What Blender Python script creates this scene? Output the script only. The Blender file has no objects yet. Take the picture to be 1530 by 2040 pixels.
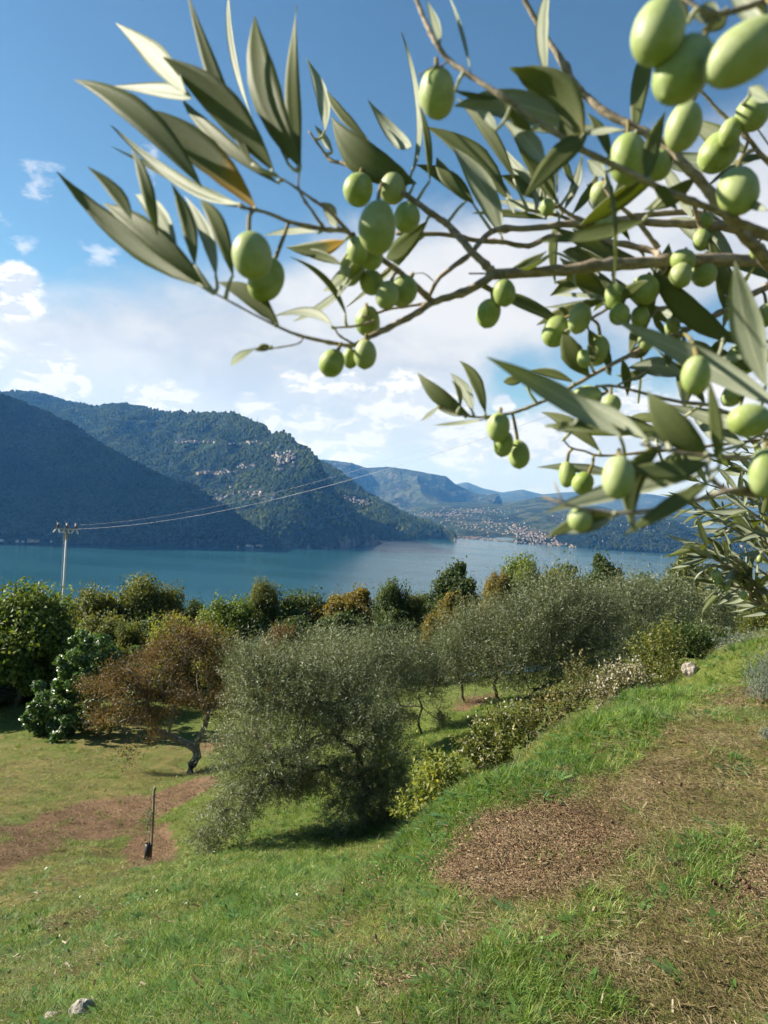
import bpy, math, random
import numpy as np
from mathutils import Vector, Matrix
from mathutils.bvhtree import BVHTree

rng = np.random.default_rng(7)
random.seed(7)
sc = bpy.context.scene
COL = sc.collection

# ------------------------------------------------------------------ camera
F = 1480.0                      # focal length in photograph pixels (1530 x 2040)
PITCH, ROLL = math.atan(60 / F), math.radians(4.0)
fw = np.array([0, math.cos(PITCH), -math.sin(PITCH)])
up0 = np.array([0, math.sin(PITCH), math.cos(PITCH)])
X0 = np.array([1.0, 0, 0])
RC = math.cos(ROLL) * X0 + math.sin(ROLL) * up0
UC = -math.sin(ROLL) * X0 + math.cos(ROLL) * up0
cam_d = bpy.data.cameras.new('camera')
cam = bpy.data.objects.new('camera', cam_d)
COL.objects.link(cam)
cam.matrix_world = Matrix(((RC[0], UC[0], -fw[0], 0), (RC[1], UC[1], -fw[1], 0), (RC[2], UC[2], -fw[2], 0), (0, 0, 0, 1)))
cam_d.sensor_fit = 'VERTICAL'
cam_d.sensor_height = 36.0
cam_d.sensor_width = 27.0
cam_d.lens = F / 2040 * 36
cam_d.clip_start, cam_d.clip_end = 0.02, 90000
cam_d.dof.use_dof = True
cam_d.dof.focus_distance = 2.3
cam_d.dof.aperture_fstop = 14.0
sc.camera = cam

# ------------------------------------------------------------------ light
SUN_EL, SUN_AZ = math.radians(31), math.radians(-80)      # azimuth from +Y towards +X
L = np.array([math.sin(SUN_AZ) * math.cos(SUN_EL), math.cos(SUN_AZ) * math.cos(SUN_EL), math.sin(SUN_EL)])
sd = bpy.data.lights.new('sun', 'SUN')
sd.energy, sd.angle, sd.color = 5.0, math.radians(0.53), (1.0, 0.93, 0.82)
so = bpy.data.objects.new('sun', sd)
COL.objects.link(so)
so.rotation_euler = Vector(-L).to_track_quat('-Z', 'Y').to_euler()

sc.view_settings.view_transform = 'Standard'
sc.view_settings.look = 'None'
sc.view_settings.exposure = 1.42
sc.view_settings.gamma = 1.0
sc.view_settings.use_curve_mapping = False
cy = sc.cycles
cy.max_bounces, cy.diffuse_bounces, cy.glossy_bounces = 5, 3, 3
cy.transmission_bounces, cy.volume_bounces, cy.transparent_max_bounces = 3, 0, 6
cy.use_denoising = True
cy.sample_clamp_indirect = 6.0
cy.use_adaptive_sampling = True
cy.adaptive_threshold = 0.015


# pixel of the photograph -> ray / point at camera depth D
def ray(px, py):
    return fw + (px - 765) / F * RC + (1020 - py) / F * UC


def at(px, py, D):
    return ray(px, py) * D


def at_h(px, py, z):
    r = ray(px, py)
    return r * (z / r[2])


# ------------------------------------------------------------------ node helpers
class NT:
    """tiny expression builder on a node tree"""
    def __init__(s, tree):
        s.t = tree
        s.n = tree.nodes
        s.l = tree.links

    def new(s, typ, **kw):
        nd = s.n.new(typ)
        for k, v in kw.items():
            setattr(nd, k, v)
        return nd

    def put(s, sock, v):
        if hasattr(v, 'is_linked') or isinstance(v, bpy.types.NodeSocket):
            s.l.new(v, sock)
        else:
            if isinstance(v, (tuple, list)) and len(v) == 3 and sock.type == 'RGBA':
                v = (*v, 1)
            sock.default_value = v

    def m(s, op, a, b=0.0, c=None, clamp=False):
        nd = s.new('ShaderNodeMath', operation=op, use_clamp=clamp)
        s.put(nd.inputs[0], a)
        s.put(nd.inputs[1], b)
        if c is not None:
            s.put(nd.inputs[2], c)
        return nd.outputs[0]

    def ss(s, x, lo, hi):
        nd = s.new('ShaderNodeMapRange', interpolation_type='SMOOTHSTEP')
        s.put(nd.inputs[0], x)
        s.put(nd.inputs[1], lo)
        s.put(nd.inputs[2], hi)
        return nd.outputs[0]

    def mix(s, f, a, b):
        nd = s.new('ShaderNodeMix', data_type='RGBA')
        s.put(nd.inputs[0], f)
        s.put(nd.inputs[6], a)
        s.put(nd.inputs[7], b)
        return nd.outputs[2]

    def noise(s, vec, scale, detail=4, rough=0.55, dist=0.0):
        nd = s.new('ShaderNodeTexNoise')
        if vec is not None:
            s.l.new(vec, nd.inputs['Vector'])
        nd.inputs['Scale'].default_value = scale
        nd.inputs['Detail'].default_value = detail
        nd.inputs['Roughness'].default_value = rough
        nd.inputs['Distortion'].default_value = dist
        return nd.outputs[0]

    def vor(s, vec, scale, feature='F1'):
        nd = s.new('ShaderNodeTexVoronoi', feature=feature)
        if vec is not None:
            s.l.new(vec, nd.inputs['Vector'])
        nd.inputs['Scale'].default_value = scale
        return nd

    def comb(s, x, y, z=0.0):
        nd = s.new('ShaderNodeCombineXYZ')
        s.put(nd.inputs[0], x)
        s.put(nd.inputs[1], y)
        s.put(nd.inputs[2], z)
        return nd.outputs[0]

    def attr(s, name):
        nd = s.new('ShaderNodeAttribute', attribute_name=name)
        return nd

    def ramp(s, f, stops):
        nd = s.new('ShaderNodeValToRGB')
        s.put(nd.inputs[0], f)
        el = nd.color_ramp.elements
        while len(el) < len(stops):
            el.new(0.5)
        for e, (p, c) in zip(el, stops):
            e.position, e.color = p, (*c, 1)
        return nd.outputs[0]

    def bump(s, h, strength=0.5, dist=0.01):
        nd = s.new('ShaderNodeBump')
        s.put(nd.inputs['Height'], h)
        nd.inputs['Strength'].default_value = strength
        nd.inputs['Distance'].default_value = dist
        return nd.outputs[0]


def mat(name):
    m = bpy.data.materials.new(name)
    m.use_nodes = True
    m.node_tree.nodes.clear()
    t = NT(m.node_tree)
    t.out = t.new('ShaderNodeOutputMaterial')
    return m, t


def principled(t, col, rough=0.6, spec=0.3, normal=None, **kw):
    p = t.new('ShaderNodeBsdfPrincipled')
    t.put(p.inputs['Base Color'], col)
    t.put(p.inputs['Roughness'], rough)
    t.put(p.inputs['Specular IOR Level'], spec)
    if normal is not None:
        t.l.new(normal, p.inputs['Normal'])
    for k, v in kw.items():
        t.put(p.inputs[k], v)
    return p.outputs[0]


def finish(t, shader):
    t.l.new(shader, t.out.inputs[0])


# ------------------------------------------------------------------ sky (world)
world = bpy.data.worlds.new('World')
sc.world = world
world.use_nodes = True
world.node_tree.nodes.clear()
w = NT(world.node_tree)
wout = w.new('ShaderNodeOutputWorld')
bg = w.new('ShaderNodeBackground')
bg.inputs[1].default_value = 0.0525
w.l.new(bg.outputs[0], wout.inputs[0])
sky = w.new('ShaderNodeTexSky', sky_type='NISHITA')
sky.sun_disc = False
sky.sun_elevation, sky.sun_rotation = SUN_EL, SUN_AZ
sky.altitude = 450
sky.air_density, sky.dust_density, sky.ozone_density = 1.0, 0.3, 1.6
tc = w.new('ShaderNodeTexCoord')
sep = w.new('ShaderNodeSeparateXYZ')
w.l.new(tc.outputs['Generated'], sep.inputs[0])
DEG = 180 / math.pi
az = w.m('MULTIPLY', w.m('ARCTAN2', sep.outputs[0], sep.outputs[1]), DEG)
el = w.m('MULTIPLY', w.m('ARCSINE', sep.outputs[2]), DEG)


def ae(px, py):
    r = ray(px, py)
    r = r / np.linalg.norm(r)
    return math.degrees(math.atan2(r[0], r[1])), math.degrees(math.asin(r[2]))


# noise lives on the direction sphere, squashed so that clouds lie flat
dirv = w.comb(w.m('MULTIPLY', sep.outputs[0], 1.0), w.m('MULTIPLY', sep.outputs[1], 1.0), w.m('MULTIPLY', sep.outputs[2], 1.9))
n_big = w.noise(dirv, 3.2, 6, 0.55, 0.4)
n_mid = w.noise(dirv, 9.0, 8, 0.6, 0.5)
n_puf = w.noise(dirv, 26.0, 7, 0.6, 0.25)
# same puff noise looked up a little towards the sun: the difference shades the billows
shift = w.new('ShaderNodeVectorMath', operation='ADD')
w.l.new(dirv, shift.inputs[0])
shift.inputs[1].default_value = (-0.010, -0.002, 0.016)
n_puf2 = w.noise(shift.outputs[0], 26.0, 7, 0.6, 0.25)
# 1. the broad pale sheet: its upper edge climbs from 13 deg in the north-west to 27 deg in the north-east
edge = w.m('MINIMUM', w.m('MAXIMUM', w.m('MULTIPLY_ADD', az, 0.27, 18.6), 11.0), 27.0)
edge = w.m('SUBTRACT', edge, w.m('MULTIPLY', w.ss(w.m('ABSOLUTE', az), 45.0, 110.0), 9.0))  # unseen part of the sheet lowered to cut its white fill light
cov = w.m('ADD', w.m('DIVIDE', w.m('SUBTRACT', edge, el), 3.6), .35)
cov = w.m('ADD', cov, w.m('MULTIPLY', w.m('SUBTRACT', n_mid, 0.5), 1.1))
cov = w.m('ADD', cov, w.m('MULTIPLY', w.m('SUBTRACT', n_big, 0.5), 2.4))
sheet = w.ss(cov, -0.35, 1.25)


def puff(lst, gain):
    cur = None
    for (px, py, r) in lst:
        a0, e0 = ae(px, py)
        rd = r / F * DEG
        nd = w.new('ShaderNodeVectorMath', operation='DISTANCE')
        w.l.new(w_ae, nd.inputs[0])
        nd.inputs[1].default_value = (a0, e0 * 1.15, 0)
        v = w.m('MULTIPLY_ADD', nd.outputs['Value'], -gain / rd, gain)
        cur = v if cur is None else w.m('MAXIMUM', cur, v)
    return cur


w_ae = w.comb(az, w.m('MULTIPLY', el, 1.15))
# blue openings in the sheet
holes = puff([(1180, 745, 150), (1040, 760, 110), (1330, 700, 120), (1430, 640, 90), (560, 480, 90)], 1.0)
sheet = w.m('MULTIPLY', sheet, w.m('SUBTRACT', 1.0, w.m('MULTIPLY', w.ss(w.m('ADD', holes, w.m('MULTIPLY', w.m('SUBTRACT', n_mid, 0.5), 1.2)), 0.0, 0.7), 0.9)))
# small wisps in the blue
wisp = puff([(85, 362, 55), (45, 490, 30), (200, 508, 45), (60, 335, 25), (0, 430, 30), (300, 330, 40)], 1.0)
wisp = w.m('MULTIPLY', w.ss(w.m('ADD', wisp, w.m('MULTIPLY', w.m('SUBTRACT', n_puf, 0.5), 3.4)), 0.25, 1.1), 0.55)
# 2. cumulus heads standing on the horizon
cu = puff([(105, 735, 52), (140, 762, 42), (70, 775, 60), (30, 560, 48), (35, 600, 55), (330, 800, 58), (285, 795, 42), (370, 812, 42),
           (497, 812, 38), (530, 850, 50), (570, 870, 40), (590, 762, 36), (640, 770, 42), (700, 770, 36), (735, 870, 62), (805, 795, 80),
           (880, 835, 74), (760, 810, 60), (930, 885, 84), (690, 885, 66), (620, 860, 66), (1003, 806, 28), (1050, 865, 60),
           (1250, 822, 72), (1330, 845, 66), (1130, 875, 70), (1450, 800, 90), (-80, 700, 90), (1640, 860, 120)], 1.0)
rest = w.m('MULTIPLY', w.m('MULTIPLY', w.ss(n_mid, 0.47, 0.70), w.m('SUBTRACT', 1.0, w.ss(el, 4.0, 9.0))), 1.0)
rest = w.m('SUBTRACT', w.m('MULTIPLY', rest, .8), 0.45)
cuv = w.m('ADD', w.m('MAXIMUM', w.m('MULTIPLY', cu, 0.85), rest), w.m('MULTIPLY', w.m('SUBTRACT', n_puf, 0.5), .95))
cu_a = w.ss(cuv, 0.06, 0.34)
# colours (radiance over the 0.1 strength)
lit = w.ss(w.m('SUBTRACT', n_puf, n_puf2), -0.055, 0.06)
cu_c = w.mix(lit, (5.5, 5.9, 6.5), (8.0, 8.0, 8.0))
sh_c = w.mix(w.ss(w.m('ADD', w.m('MULTIPLY', n_big, .65), w.m('MULTIPLY', n_mid, .35)), 0.36, 0.62), (4.3, 4.75, 5.45), (6.3, 6.4, 6.6))
low = w.m('SUBTRACT', 1.0, w.ss(el, 3.5, 11.0))
sh_c = w.mix(w.m('MULTIPLY', low, 0.6), sh_c, (4.4, 5.4, 6.8))
cu_c = w.mix(w.m('MULTIPLY', low, 0.45), cu_c, (4.9, 5.6, 6.6))
skyc = w.new('ShaderNodeMix', data_type='RGBA', blend_type='MULTIPLY')
skyc.inputs[0].default_value = 1.0
w.l.new(sky.outputs[0], skyc.inputs[6])
skyc.inputs[7].default_value = (0.68, 0.92, 0.97, 1)
base = w.mix(wisp, skyc.outputs[2], (7.4, 7.6, 8.0))
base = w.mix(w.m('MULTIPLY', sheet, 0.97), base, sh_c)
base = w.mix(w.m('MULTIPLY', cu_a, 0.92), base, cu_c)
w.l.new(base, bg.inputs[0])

# ------------------------------------------------------------------ mesh helpers


def tag(o, label=None, cat=None, group=None, kind=None):
    if label:
        o['label'] = label
    if cat:
        o['category'] = cat
    if group:
        o['group'] = group
    if kind:
        o['kind'] = kind
    return o


def empty(name, loc, rz=0.0, scale=(1, 1, 1)):
    o = bpy.data.objects.new(name, None)
    o.empty_display_size = 0.1
    COL.objects.link(o)
    o.location = loc
    o.rotation_euler = (0, 0, rz)
    o.scale = scale
    return o


def mesh(name, V, faces, mats, smooth=True, fmat=None, attrs=None, uv=None):
    """faces: list of arrays (n,k) or one array"""
    me = bpy.data.meshes.new(name)
    V = np.asarray(V, dtype=np.float32)
    fl = faces if isinstance(faces, list) else [faces]
    fl = [np.asarray(f, dtype=np.int32) for f in fl if len(f)]
    me.vertices.add(len(V))
    me.vertices.foreach_set('co', V.ravel())
    loops = np.concatenate([f.ravel() for f in fl])
    sizes = np.concatenate([np.full(len(f), f.shape[1], dtype=np.int32) for f in fl])
    starts = np.concatenate([[0], np.cumsum(sizes)[:-1]]).astype(np.int32)
    me.loops.add(len(loops))
    me.loops.foreach_set('vertex_index', loops)
    me.polygons.add(len(sizes))
    me.polygons.foreach_set('loop_start', starts)
    me.polygons.foreach_set('loop_total', sizes)
    if fmat is not None:
        me.polygons.foreach_set('material_index', np.asarray(fmat, dtype=np.int32))
    me.polygons.foreach_set('use_smooth', np.full(len(sizes), smooth, dtype=bool))
    for m_ in (mats if isinstance(mats, (list, tuple)) else [mats]):
        me.materials.append(m_)
    me.update(calc_edges=True)
    for k, a in (attrs or {}).items():
        a = np.asarray(a, dtype=np.float32)
        if a.ndim == 1:
            at_ = me.attributes.new(k, 'FLOAT', 'POINT')
            at_.data.foreach_set('value', a)
        else:
            at_ = me.attributes.new(k, 'FLOAT_VECTOR', 'POINT')
            at_.data.foreach_set('vector', a.ravel())
    return me


def link(name, me, parent=None, loc=None):
    o = bpy.data.objects.new(name, me)
    COL.objects.link(o)
    if parent is not None:
        o.parent = parent
    if loc is not None:
        o.location = loc
    return o


def grid_faces(nu, nv, wrap_u=False):
    """vertex index = v*nu + u"""
    u = np.arange(nu if wrap_u else nu - 1)
    v = np.arange(nv - 1)
    U, Vv = np.meshgrid(u, v)
    U1 = (U + 1) % nu
    a, b = Vv * nu + U, Vv * nu + U1
    return np.stack([a, b, b + nu, a + nu], -1).reshape(-1, 4)


def tubes(paths, sides=6):
    """paths: list of (points Nx3, radii N) -> V, F, t (0..1 along)"""
    Vs, Fs, n = [], [], 0
    for P, R in paths:
        P = np.asarray(P, float)
        R = np.broadcast_to(np.asarray(R, float), (len(P),))
        T = np.gradient(P, axis=0)
        T /= np.linalg.norm(T, axis=1)[:, None] + 1e-12
        ref = np.array([0.31, 0.17, 0.93]) if abs(T[:, 2]).mean() < 0.9 else np.array([1.0, 0.1, 0.05])
        A = np.cross(T, ref)
        A /= np.linalg.norm(A, axis=1)[:, None] + 1e-12
        B = np.cross(T, A)
        th = np.linspace(0, 2 * math.pi, sides, endpoint=False)
        ring = P[:, None] + R[:, None, None] * (np.cos(th)[None, :, None] * A[:, None] + np.sin(th)[None, :, None] * B[:, None])
        Vs.append(ring.reshape(-1, 3))
        f = grid_faces(sides, len(P), True) + n
        Fs.append(f)
        n += len(P) * sides
        # end cap
        Vs.append(P[-1:][:])
        last = n - sides
        cap = np.array([[last + k, last + (k + 1) % sides, n, n] for k in range(sides)])
        Fs.append(cap)
        n += 1
    Fq = np.concatenate(Fs)
    tri = Fq[Fq[:, 2] == Fq[:, 3]][:, :3]
    quad = Fq[Fq[:, 2] != Fq[:, 3]]
    return np.concatenate(Vs), [quad, tri]


def spline(P, n):
    """Catmull-Rom through the points, n samples per span"""
    P = np.asarray(P, float)
    if len(P) == 2:
        return np.linspace(P[0], P[1], n + 1)
    Q = np.vstack([2 * P[0] - P[1], P, 2 * P[-1] - P[-2]])
    out = []
    for i in range(1, len(Q) - 2):
        p0, p1, p2, p3 = Q[i - 1], Q[i], Q[i + 1], Q[i + 2]
        t = np.linspace(0, 1, n, endpoint=False)[:, None]
        out.append(0.5 * ((2 * p1) + (-p0 + p2) * t + (2 * p0 - 5 * p1 + 4 * p2 - p3) * t ** 2 + (-p0 + 3 * p1 - 3 * p2 + p3) * t ** 3))
    out.append(Q[-2][None])
    return np.vstack(out)


def _h(ix, iy, seed):
    h = (ix.astype(np.int64) * 374761393 + iy.astype(np.int64) * 668265263 + seed * 144665) & 0xffffffff
    h = ((h ^ (h >> 13)) * 1274126177) & 0xffffffff
    return ((h ^ (h >> 16)) & 0xffff) / 65535.0


def vnoise(x, y, seed=0):
    x, y = np.asarray(x, float), np.asarray(y, float)
    ix, iy = np.floor(x).astype(np.int64), np.floor(y).astype(np.int64)
    fx, fy = x - ix, y - iy
    fx, fy = fx * fx * (3 - 2 * fx), fy * fy * (3 - 2 * fy)
    a, b = _h(ix, iy, seed), _h(ix + 1, iy, seed)
    c, d = _h(ix, iy + 1, seed), _h(ix + 1, iy + 1, seed)
    return (a + (b - a) * fx + (c - a) * fy + (a - b - c + d) * fx * fy) * 2 - 1


def fbm(x, y, oct=5, seed=0, gain=0.5, ridged=False):
    s, a, tot = 0.0, 1.0, 0.0
    for i in range(oct):
        n = vnoise(x * 2 ** i + 17.3 * i, y * 2 ** i - 9.1 * i, seed + i)
        s = s + a * ((1 - 2 * np.abs(n)) if ridged else n)
        tot += a
        a *= gain
    return s / tot


LAKE = -250.0

# ------------------------------------------------------------------ terrain under and around the camera
CP = [(0, 2040, 3.3), (380, 2040, 2.7), (765, 2040, 2.3), (1150, 2040, 2.22), (1530, 2040, 2.2),
      (0, 1900, 6.5), (250, 1900, 4.9), (500, 1900, 3.5), (765, 1900, 2.75), (1150, 1900, 2.55), (1530, 1900, 2.52),
      (0, 1800, 10), (250, 1800, 7.8), (500, 1800, 4.9), (740, 1800, 3.5), (1000, 1800, 3.1), (1530, 1800, 2.9),
      (0, 1700, 13), (150, 1700, 13.7), (291, 1720, 14.3), (390, 1700, 14.0), (500, 1710, 11.0), (620, 1745, 7.6), (740, 1735, 4.6), (900, 1700, 3.9), (1200, 1700, 3.45), (1530, 1700, 3.3),
      (800, 1680, 4.5), (880, 1600, 4.9), (1200, 1600, 4.1), (1530, 1600, 3.9),
      (1050, 1500, 6.0), (1200, 1500, 5.0), (1530, 1500, 4.8), (1200, 1420, 7.2), (1300, 1400, 6.5), (1530, 1400, 6.2),
      (1380, 1325, 9.5), (1450, 1320, 8.6), (1530, 1320, 8.2), (1440, 1285, 12.5), (1530, 1272, 11),
      (650, 1712, 11.8), (600, 1650, 13.6), (720, 1665, 13.0), (820, 1675, 11.0), (460, 1665, 14.3), (540, 1600, 16.0), (700, 1570, 16.5), (400, 1560, 19), (378, 1542, 22), (100, 1660, 15.5), (0, 1650, 15), (0, 1560, 19), (200, 1560, 19.5),
      (0, 1460, 27), (200, 1450, 28), (0, 1400, 32), (450, 1450, 28), (860, 1480, 17), (880, 1400, 22), (1000, 1400, 21), (1040, 1400, 20.5), (950, 1392, 24), (880, 1540, 14.5)]
P3 = [at(*c) for c in CP]
for x, y, z in [(-60, 60, -21), (0, 60, -16), (50, 60, -12.5), (-25, 45, -14), (0, 42, -11.5), (25, 42, -9.5), (-140, 120, -48), (0, 120, -42), (140, 120, -36), (9, 28, -6.6), (14, 34, -7.2), (20, 30, -6.0),
                (0, -6, -1.1), (-8, -5, -4.2), (-14, 2, -7.0), (-24, 8, -9.0), (8, -4, -.7), (8, 6, -1.3), (16, 14, -1.8), (10, 11, -1.9), (-40, 20, -13), (45, 20, -3), (-30, -30, -6), (30, -30, 3), (100, 50, -8), (0.0, 0.0, -1.58), (1, 1, -1.55), (-1, .6, -2.0)]:
    P3.append(np.array([x, y, z], float))
# just beyond the brow of the bank the ground drops out of sight
for px, py, D, dz in [(740, 1735, 5.4, .5), (800, 1680, 5.8, .8), (880, 1600, 6.4, 1.0), (1050, 1500, 7.6, 1.1), (1200, 1420, 9.0, 1.2), (1380, 1325, 11.6, 1.2), (1440, 1285, 15, 1.2)]:
    P3.append(at(px, py, D) - np.array([0, 0, dz]))
P3 = np.array(P3)


def _k(r):
    return np.sqrt(r * r + 0.15)


_D = np.linalg.norm(P3[:, None, :2] - P3[None, :, :2], axis=2)
_n = len(P3)
_A = np.zeros((_n + 3, _n + 3))
_A[:_n, :_n] = _k(_D) - np.eye(_n) * 0.03
_A[:_n, _n:] = np.c_[np.ones(_n), P3[:, :2]]
_A[_n:, :_n] = _A[:_n, _n:].T
_W = np.linalg.solve(_A, np.r_[P3[:, 2], 0, 0, 0])


def terrain(x, y, micro=True):
    x, y = np.asarray(x, float), np.asarray(y, float)
    sh = x.shape
    xf, yf = x.ravel(), y.ravel()
    z = _W[_n] + _W[_n + 1] * xf + _W[_n + 2] * yf
    for i in range(_n):
        z += _W[i] * _k(np.hypot(xf - P3[i, 0], yf - P3[i, 1]))
    r = np.hypot(xf, yf)
    zf = -16 - (r - 60) * 0.295 + xf * 0.06
    zf = np.where(yf < 0, np.minimum(zf, -3) * 0 + z, zf)
    b = np.clip((r - 70) / 70, 0, 1)
    b = b * b * (3 - 2 * b)
    z = np.where(yf > -20, z * (1 - b) + zf * b, np.clip(z, -40, 40))
    if micro:
        z = z + 0.035 * fbm(xf * 1.3, yf * 1.3, 4, 5) * np.clip(r / 3, 0.5, 3) + 0.012 * fbm(xf * 9, yf * 9, 3, 15)
    return np.maximum(z, LAKE - 8).reshape(sh)


def ground_hit(px, py):
    """where the ray of a pixel meets the ground"""
    r = ray(px, py)
    t = 1.5 * 1.02 ** np.arange(260)
    z = terrain(r[0] * t, r[1] * t, False)
    i = np.argmax(r[2] * t < z)
    lo, hi = t[max(i - 1, 0)], t[i]
    for _ in range(20):
        m_ = (lo + hi) / 2
        if r[2] * m_ < float(terrain(np.array([r[0] * m_]), np.array([r[1] * m_]), False)[0]):
            hi = m_
        else:
            lo = m_
    return r * hi


def patch(c, a, b):
    """an elliptic patch of ground: centre and two semi-axes, as points on the ground -> matrix for its unit disc"""
    C_, A_, B_ = [ground_hit(*p)[:2] for p in (c, a, b)]
    return C_, np.linalg.inv(np.stack([A_ - C_, B_ - C_], 1))


MULCH = [(patch((1075, 1690), (1215, 1620), (1190, 1745)), 1.0), (patch((985, 1690), (1060, 1640), (1030, 1760)), .7), (patch((1290, 1580), (1370, 1550), (1320, 1605)), .38),
         (patch((1330, 1500), (1440, 1460), (1420, 1530)), .15), (patch((1490, 1390), (1540, 1375), (1530, 1410)), .4), (patch((1510, 1770), (1580, 1740), (1530, 1805)), .6),
         (patch((345, 1586), (430, 1550), (358, 1606)), 1.0), (patch((180, 1640), (345, 1580), (195, 1680)), .85), (patch((40, 1690), (140, 1660), (60, 1716)), .8), (patch((300, 1717), (352, 1699), (318, 1729)), 1.0),
         (patch((955, 1393), (1000, 1385), (960, 1402)), 1.0), (patch((430, 1480), (475, 1467), (440, 1502)), .6), (patch((1075, 1870), (1120, 1855), (1095, 1900)), .4), (patch((790, 1955), (880, 1945), (810, 1985)), .4),
         (patch((150, 1835), (260, 1805), (170, 1850)), .35), (patch((790, 1745), (870, 1710), (805, 1758)), .3), (patch((900, 1905), (960, 1890), (915, 1930)), .3)]
DRY = [(patch((1400, 1560), (1640, 1440), (1600, 1700)), .9), (patch((1400, 1880), (1750, 1780), (1530, 2040)), .8), (patch((1150, 1900), (1330, 1830), (1220, 1980)), .6), (patch((130, 1520), (420, 1470), (200, 1640)), .5),
       (patch((100, 1720), (330, 1650), (130, 1790)), .6), (patch((820, 1900), (1000, 1840), (900, 1990)), .5), (patch((1120, 1560), (1260, 1510), (1180, 1600)), .45), (patch((400, 1960), (650, 1930), (420, 2040)), .25), (patch((660, 1800), (800, 1770), (690, 1850)), .4)]
LUSH = [(patch((1000, 1560), (1200, 1440), (1050, 1610)), .9), (patch((850, 1640), (1000, 1560), (880, 1700)), .9), (patch((1300, 1400), (1420, 1330), (1360, 1420)), .9), (patch((1480, 1310), (1560, 1285), (1540, 1340)), .8), (patch((680, 1740), (850, 1650), (720, 1800)), .7),
        (patch((880, 1470), (1000, 1430), (920, 1540)), 1.0), (patch((620, 1620), (760, 1580), (640, 1700)), 1.0), (patch((1000, 1400), (1100, 1390), (1010, 1420)), 1.0), (patch((560, 1740), (680, 1700), (590, 1800)), .8),
        (patch((1040, 1920), (1130, 1890), (1100, 1990)), .9), (patch((1190, 1830), (1270, 1800), (1230, 1880)), .7), (patch((620, 1960), (760, 1940), (660, 2030)), .5), (patch((1150, 2010), (1260, 1990), (1180, 2060)), .7), (patch((540, 1990), (620, 1980), (560, 2040)), .7),
        (patch((250, 1660), (420, 1590), (265, 1676)), .8), (patch((130, 1655), (330, 1570), (140, 1668)), .9), (patch((60, 1850), (100, 1820), (80, 1880)), .7), (patch((400, 1740), (520, 1700), (420, 1790)), .4), (patch((1420, 1700), (1480, 1660), (1460, 1740)), .6), (patch((60, 1500), (250, 1440), (70, 1520)), .4)]


def patches(lst, x, y):
    out = np.zeros_like(x)
    wob = 0.28 * fbm(x * 1.1, y * 1.1, 4, 31) + 0.12 * fbm(x * 6, y * 6, 3, 37)
    for (c, M), s in lst:
        q = M @ np.stack([x - c[0], y - c[1]])
        d = np.hypot(q[0], q[1]) + wob
        v = np.clip((1.15 - d) / 0.4, 0, 1)
        out = np.maximum(out, s * v * v * (3 - 2 * v))
    return out


def cover(x, y):
    """bare/mulch, dry and lush shares of the ground at world x, y"""
    sh = np.shape(x)
    x, y = np.ravel(x).astype(float), np.ravel(y).astype(float)
    mu, dr, lu = patches(MULCH, x, y), patches(DRY, x, y), patches(LUSH, x, y)
    dr = np.clip(dr + 0.35 * fbm(x * .8, y * .8, 4, 41), 0, 1)
    return mu.reshape(sh), dr.reshape(sh), lu.reshape(sh)


def axis(lo, hi, fine_c, fine, n):
    """coordinates dense around fine_c, growing outwards"""
    s = np.linspace(-1, 1, n)
    k = 9.0
    sh = np.sinh(k * s) / math.sinh(k)
    return np.where(s < 0, fine_c + sh * (fine_c - lo), fine_c + sh * (hi - fine_c)) if fine is None else None


gx = axis(-1500, 1500, 0.3, None, 420)
gy = axis(-300, 980, 2.6, None, 460)
GX, GY = np.meshgrid(gx, gy)
GZ = terrain(GX, GY)
mu, dr, lu = cover(GX, GY)
# clods and chips give the bare patches relief
rr = np.hypot(GX, GY)
GZ = GZ + np.where(rr < 40, mu * 0.02 * fbm(GX * 14, GY * 14, 3, 71), 0)

m_ground, t = mat('turf_and_soil')
pos = t.new('ShaderNodeNewGeometry').outputs['Position']
a_mu, a_dr, a_lu = t.attr('mulch').outputs['Fac'], t.attr('dry').outputs['Fac'], t.attr('lush').outputs['Fac']
n1, n2, n3 = t.noise(pos, 2.2, 6, .6), t.noise(pos, 14, 6, .65), t.noise(pos, 90, 4, .7)
stretch = t.new('ShaderNodeMapping')
t.l.new(pos, stretch.inputs[0])
stretch.inputs['Scale'].default_value = (160, 34, 80)
stretch.inputs['Rotation'].default_value = (0, 0, .7)
n4 = t.noise(stretch.outputs[0], 1.0, 3, .6, 1.2)
green = t.ramp(n2, [(0.25, (.036, .050, .011)), (0.5, (.080, .104, .022)), (0.75, (.13, .145, .038))])
straw = t.ramp(t.m('MULTIPLY_ADD', n4, .6, t.m('MULTIPLY', n3, .4)), [(0.32, (.070, .060, .022)), (0.5, (.155, .130, .047)), (0.68, (.26, .215, .09))])
chip = t.ramp(t.m('MULTIPLY_ADD', n4, .5, t.m('MULTIPLY', n2, .5)), [(0.3, (.065, .040, .023)), (0.5, (.160, .100, .058)), (0.64, (.235, .160, .096)), (0.75, (.34, .25, .16))])
dryf = t.ss(t.m('ADD', t.m('MULTIPLY', a_dr, .9), t.m('MULTIPLY', t.m('SUBTRACT', n1, .5), .9)), 0.22, .62)
c1 = t.mix(dryf, green, straw)
c1 = t.mix(t.m('MULTIPLY', t.ss(a_lu, .2, .7), .75), c1, green)
c1 = t.mix(t.ss(t.m('ADD', a_mu, t.m('MULTIPLY', t.m('SUBTRACT', n2, .5), .8)), .3, .7), c1, chip)
hgt = t.m('ADD', t.m('MULTIPLY', n3, .5), t.m('MULTIPLY', n4, .5))
finish(t, principled(t, c1, .95, .1, t.bump(hgt, .9, .02)))
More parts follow.
